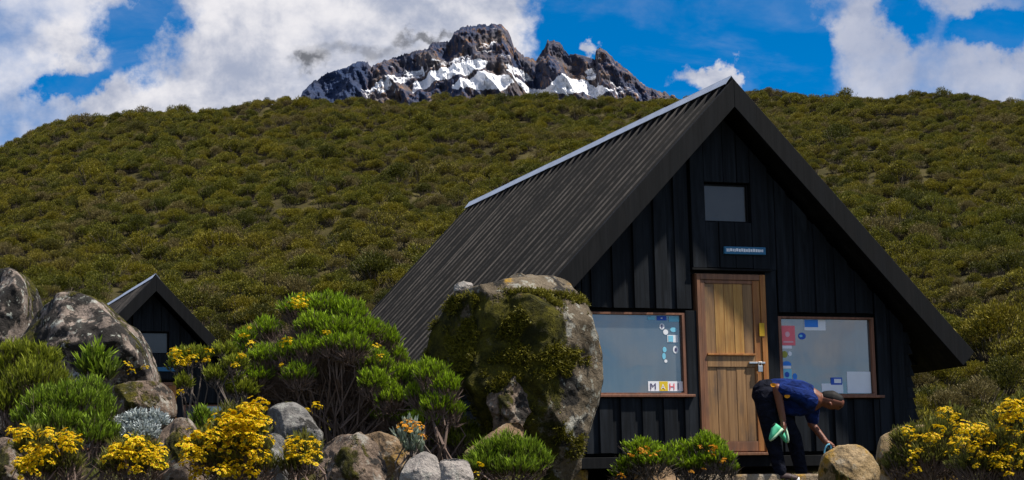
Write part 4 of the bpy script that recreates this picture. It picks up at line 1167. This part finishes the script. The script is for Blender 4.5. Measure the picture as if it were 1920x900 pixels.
ng.links.new(gi.outputs[0], ip.inputs['Points']); ng.links.new(ci.outputs[0], ip.inputs['Instance'])
ip.inputs['Pick Instance'].default_value = True
ng.links.new(gattr('var', 'INT'), ip.inputs['Instance Index'])
ng.links.new(er.outputs[0], ip.inputs['Rotation'])
ng.links.new(gattr('scl', 'FLOAT'), ip.inputs['Scale'])
ng.links.new(ip.outputs[0], go.inputs[0])
gm = hs_.modifiers.new('scatter', 'NODES'); gm.node_group = ng

# ------------------------------------------------------------------ bending person
def capsule_body(name, chains, mat, parent, voxel, org, smooth_it=3):
    """tapered limbs merged into one continuous skin"""
    m = MB()
    for ch in chains:
        pts_ = [Vector(p[:3]) - org for p in ch]; rd = [p[3] for p in ch]
        sq = ch[0][4] if len(ch[0]) > 4 else 1.0
        # densify
        P, R = [], []
        for i in range(len(pts_) - 1):
            for t in (0, .25, .5, .75): P.append(pts_[i].lerp(pts_[i + 1], t)); R.append(rd[i] * (1 - t) + rd[i + 1] * t)
        P.append(pts_[-1]); R.append(rd[-1])
        d0, d1 = (P[0] - P[1]).normalized(), (P[-1] - P[-2]).normalized()
        P = [P[0] + d0 * R[0] * .9, P[0] + d0 * R[0] * .55] + P + [P[-1] + d1 * R[-1] * .55, P[-1] + d1 * R[-1] * .9]
        R = [R[0] * .35, R[0] * .82] + R + [R[-1] * .82, R[-1] * .35]
        m.tube(P, R, 12)
    o = m.build(name, mat, parent, True)
    r = o.modifiers.new('skin', 'REMESH'); r.mode = 'VOXEL'; r.voxel_size = voxel; r.use_smooth_shade = True
    s = o.modifiers.new('smooth', 'SMOOTH'); s.iterations = smooth_it; s.factor = .5
    return o

PYD = 21.15
def pp(cu, cv, dy=0., r=.05):        # point of the figure (read off the photograph) at its distance
    p = at(1400 + cu * .24436, 680 + cv * .24436, PYD + dy); return (p.x, p.y, p.z, r)
feet = pp(330, 880)
per = empty('person', (feet[0], PYD, feet[2] - .05)); ORG = Vector(per.location)
tag(per, 'person in blue shirt and dark trousers bending over beside the hut door', 'person')
def hand(wr, dirv, curl, dy):
    """palm and five fingers from a wrist point"""
    w = Vector(wr[:3]); d = Vector(dirv).normalized(); side = Vector((0, 1, 0)).cross(d).normalized(); acr = Vector((0, 1, 0))
    out = [[(*(w), .024), (*(w + d * .05), .036), (*(w + d * .085), .032)]]
    for k, (o_, L_) in enumerate(((-.030, .070), (-.010, .080), (.010, .076), (.029, .060))):
        b = w + d * .085 + acr * o_
        c1 = b + d * L_ * .5 + side * curl * .014; c2 = c1 + d * L_ * .38 + side * curl * .034
        out.append([(*b, .0105), (*c1, .0095), (*c2, .0075)])
    b = w + d * .03 - acr * .03
    out.append([(*b, .012), (*(b + d * .03 - acr * .028 + side * curl * .012), .011), (*(b + d * .06 - acr * .03 + side * curl * .03), .009)])
    return out
sh_n, el_n, wr_n = pp(462, 275, -.15, .050), pp(232, 195, -.22, .050), pp(278, 440, -.2, .034)
sh_f, el_f, wr_f = pp(520, 330, .15, .048), pp(500, 470, .17, .047), pp(605, 605, .1, .032)
body_ch = [
    [pp(150, 250, 0, .145), pp(290, 240, 0, .135), pp(430, 260, 0, .135), pp(505, 285, 0, .12)],
    [pp(520, 280, 0, .065), pp(590, 285, 0, .056)],
    [pp(605, 285, 0, .080), pp(655, 296, 0, .090), pp(700, 305, 0, .070)],
    [pp(690, 335, 0, .03), pp(700, 350, 0, .022)], [pp(722, 325, 0, .013), pp(728, 338, 0, .016)],
    [sh_n, el_n], [(*el_n[:3], .050), wr_n], [sh_f, el_f], [(*el_f[:3], .039), wr_f],
    [pp(160, 270, -.09, .10), pp(195, 560, -.09, .062), pp(262, 850, -.09, .042)],
    [pp(190, 280, .09, .10), pp(365, 580, .10, .060), pp(425, 850, .10, .042)]]
body_ch += hand(wr_n, (.06, 0, -1), .5, 0) + hand(wr_f, (.75, 0, -.62), -.5, 0)
capsule_body('body', body_ch, 'skin_brown', per, .0085, ORG, 2)
# face: ears, hair
capsule_body('hair', [[pp(612, 272, 0, .080), pp(655, 278, 0, .090), pp(696, 288, 0, .072)]], 'hair_black', per, .011, ORG, 2)
for s_ in (-1, 1): capsule_body('ear', [[pp(640, 312, s_ * .088, .018), pp(648, 325, s_ * .09, .014)]], 'skin_brown', per, .007, ORG, 1)
for s_ in (-1, 1):
    e = pp(706, 330, s_ * .035); m = MB(); m.tube([Vector(e[:3]) - ORG - Vector((.004, 0, .0)), Vector(e[:3]) - ORG + Vector((.022, 0, -.016))], [.012, .008], 8); m.build('eye', 'hair_black', per, True)
capsule_body('shirt', [
    [pp(205, 232, 0, .150), pp(300, 236, 0, .160), pp(400, 255, 0, .168), pp(495, 285, 0, .150), pp(535, 283, 0, .085)],
    [pp(300, 330, 0, .10), pp(420, 340, 0, .10)],
    [pp(480, 290, -.12, .10), pp(400, 245, -.19, .072), pp(262, 205, -.22, .062)], [pp(490, 330, .10, .10), pp(508, 440, .17, .066)]], 'shirt_blue', per, .011, ORG, 3)
capsule_body('trousers', [
    [pp(150, 240, 0, .160), pp(225, 250, 0, .150)],
    [pp(150, 270, -.08, .135), pp(190, 560, -.09, .088), pp(258, 835, -.09, .066)],
    [pp(190, 290, .08, .130), pp(362, 580, .10, .086), pp(420, 835, .10, .066)]], 'trousers_navy', per, .011, ORG, 3)
m = MB()
for cu, cv in ((350, 232), (312, 256), (205, 170)):
    p = Vector(pp(cu, cv, -.27 if cu > 300 else -.28)[:3]) - ORG
    m.add([p + Vector((.03 * math.cos(t * .785), .02 - .012 * abs(math.sin(t * .785 + .4)), .022 * math.sin(t * .785))) for t in range(8)], [tuple(range(8))])
m.build('shirt_print', 'orange_print', per)
for cu, s_ in ((262, -.09), (425, .10)):
    capsule_body('shoe', [[pp(cu - 10, 878, s_, .05), pp(cu + 60, 884, s_, .05), pp(cu + 115, 892, s_, .036)]], 'shoe_dark', per, .01, ORG, 1)
    p = Vector(pp(cu + 45, 902, s_)[:3]) - ORG
    m = MB(); m.tube([p + Vector((-.12, 0, 0)), p + Vector((0, 0, 0)), p + Vector((.13, 0, 0))], [.03, .045, .03], 8); o = m.build('shoe_sole', 'shoe_sole_white', per, True)

# the pair of mint-green shoes hanging from one hand
def held_shoe(label, heel, toe, w):
    h, t = Vector(heel[:3]), Vector(toe[:3]); L = (t - h).length; d = (t - h).normalized(); side = Vector((0, 1, 0)); upv = side.cross(d).normalized()
    root = empty('held_shoe', h)
    def ring(prof, n=14):
        vs, fs = [], []
        for (s, hw, lo, hi) in prof:
            for k in range(n):
                a = 2 * math.pi * k / n
                vs.append(d * (s * L) + side * (hw * math.cos(a)) + upv * ((lo + hi) / 2 + (hi - lo) / 2 * math.sin(a)))
        for i in range(len(prof) - 1):
            for k in range(n): fs.append((i * n + k, i * n + (k + 1) % n, (i + 1) * n + (k + 1) % n, (i + 1) * n + k))
        fs += [tuple(range(n))[::-1], tuple(range((len(prof) - 1) * n, len(prof) * n))]
        m = MB(); m.add(vs, fs); return m
    ring([(0, w * .25, 0, .05), (.03, w * .38, -.004, .085), (.2, w * .42, 0, .088), (.42, w * .46, 0, .082), (.6, w * .52, 0, .062), (.82, w * .48, 0, .045), (.96, w * .3, .002, .03), (1.0, w * .12, .006, .02)]).build('upper', 'mint_fabric', root, True)
    ring([(-.02, w * .2, -.022, .006), (.02, w * .42, -.024, .012), (.3, w * .45, -.022, .010), (.6, w * .56, -.02, .010), (.85, w * .5, -.016, .012), (1.0, w * .25, -.008, .014), (1.03, w * .1, .0, .01)]).build('sole', 'mint_sole', root, True)
    ring([(.04, w * .15, .070, .092), (.10, w * .30, .070, .094), (.26, w * .31, .068, .096), (.38, w * .15, .070, .090)]).build('opening', 'dark_lining', root, True)
    return tag(root, label, 'shoe', 'pair of mint green shoes in one hand')
held_shoe('mint green shoe hanging from the hand, nearer the hut door', pp(270, 505, -.27), pp(182, 600, -.29), .10)
held_shoe('mint green shoe hanging from the hand, farther from the door', pp(290, 490, -.17), pp(318, 612, -.19), .105)
# small pale-rimmed object in the other hand
c = pp(622, 668, .05)
root = empty('held_pouch', Vector(c[:3]))
m = MB(); ring_ = []
for k in range(17):
    a = 2 * math.pi * k / 16; ring_.append(Vector((.030 * math.cos(a) + .018 * math.sin(a), .0, .055 * math.sin(a))))
m.tube(ring_, [.010] * 17, 6); m.build('rim', 'cyan_paper', root, True)
m = MB(); m.tube([Vector((-.004, -.012, 0)), Vector((0, .0, 0)), Vector((.004, .03, 0))], [.022, .034, .018], 10); m.build('bag', 'dark_lining', root, True)
tag(root, 'small dark pouch with a pale rim held above the tan boulder', 'pouch')
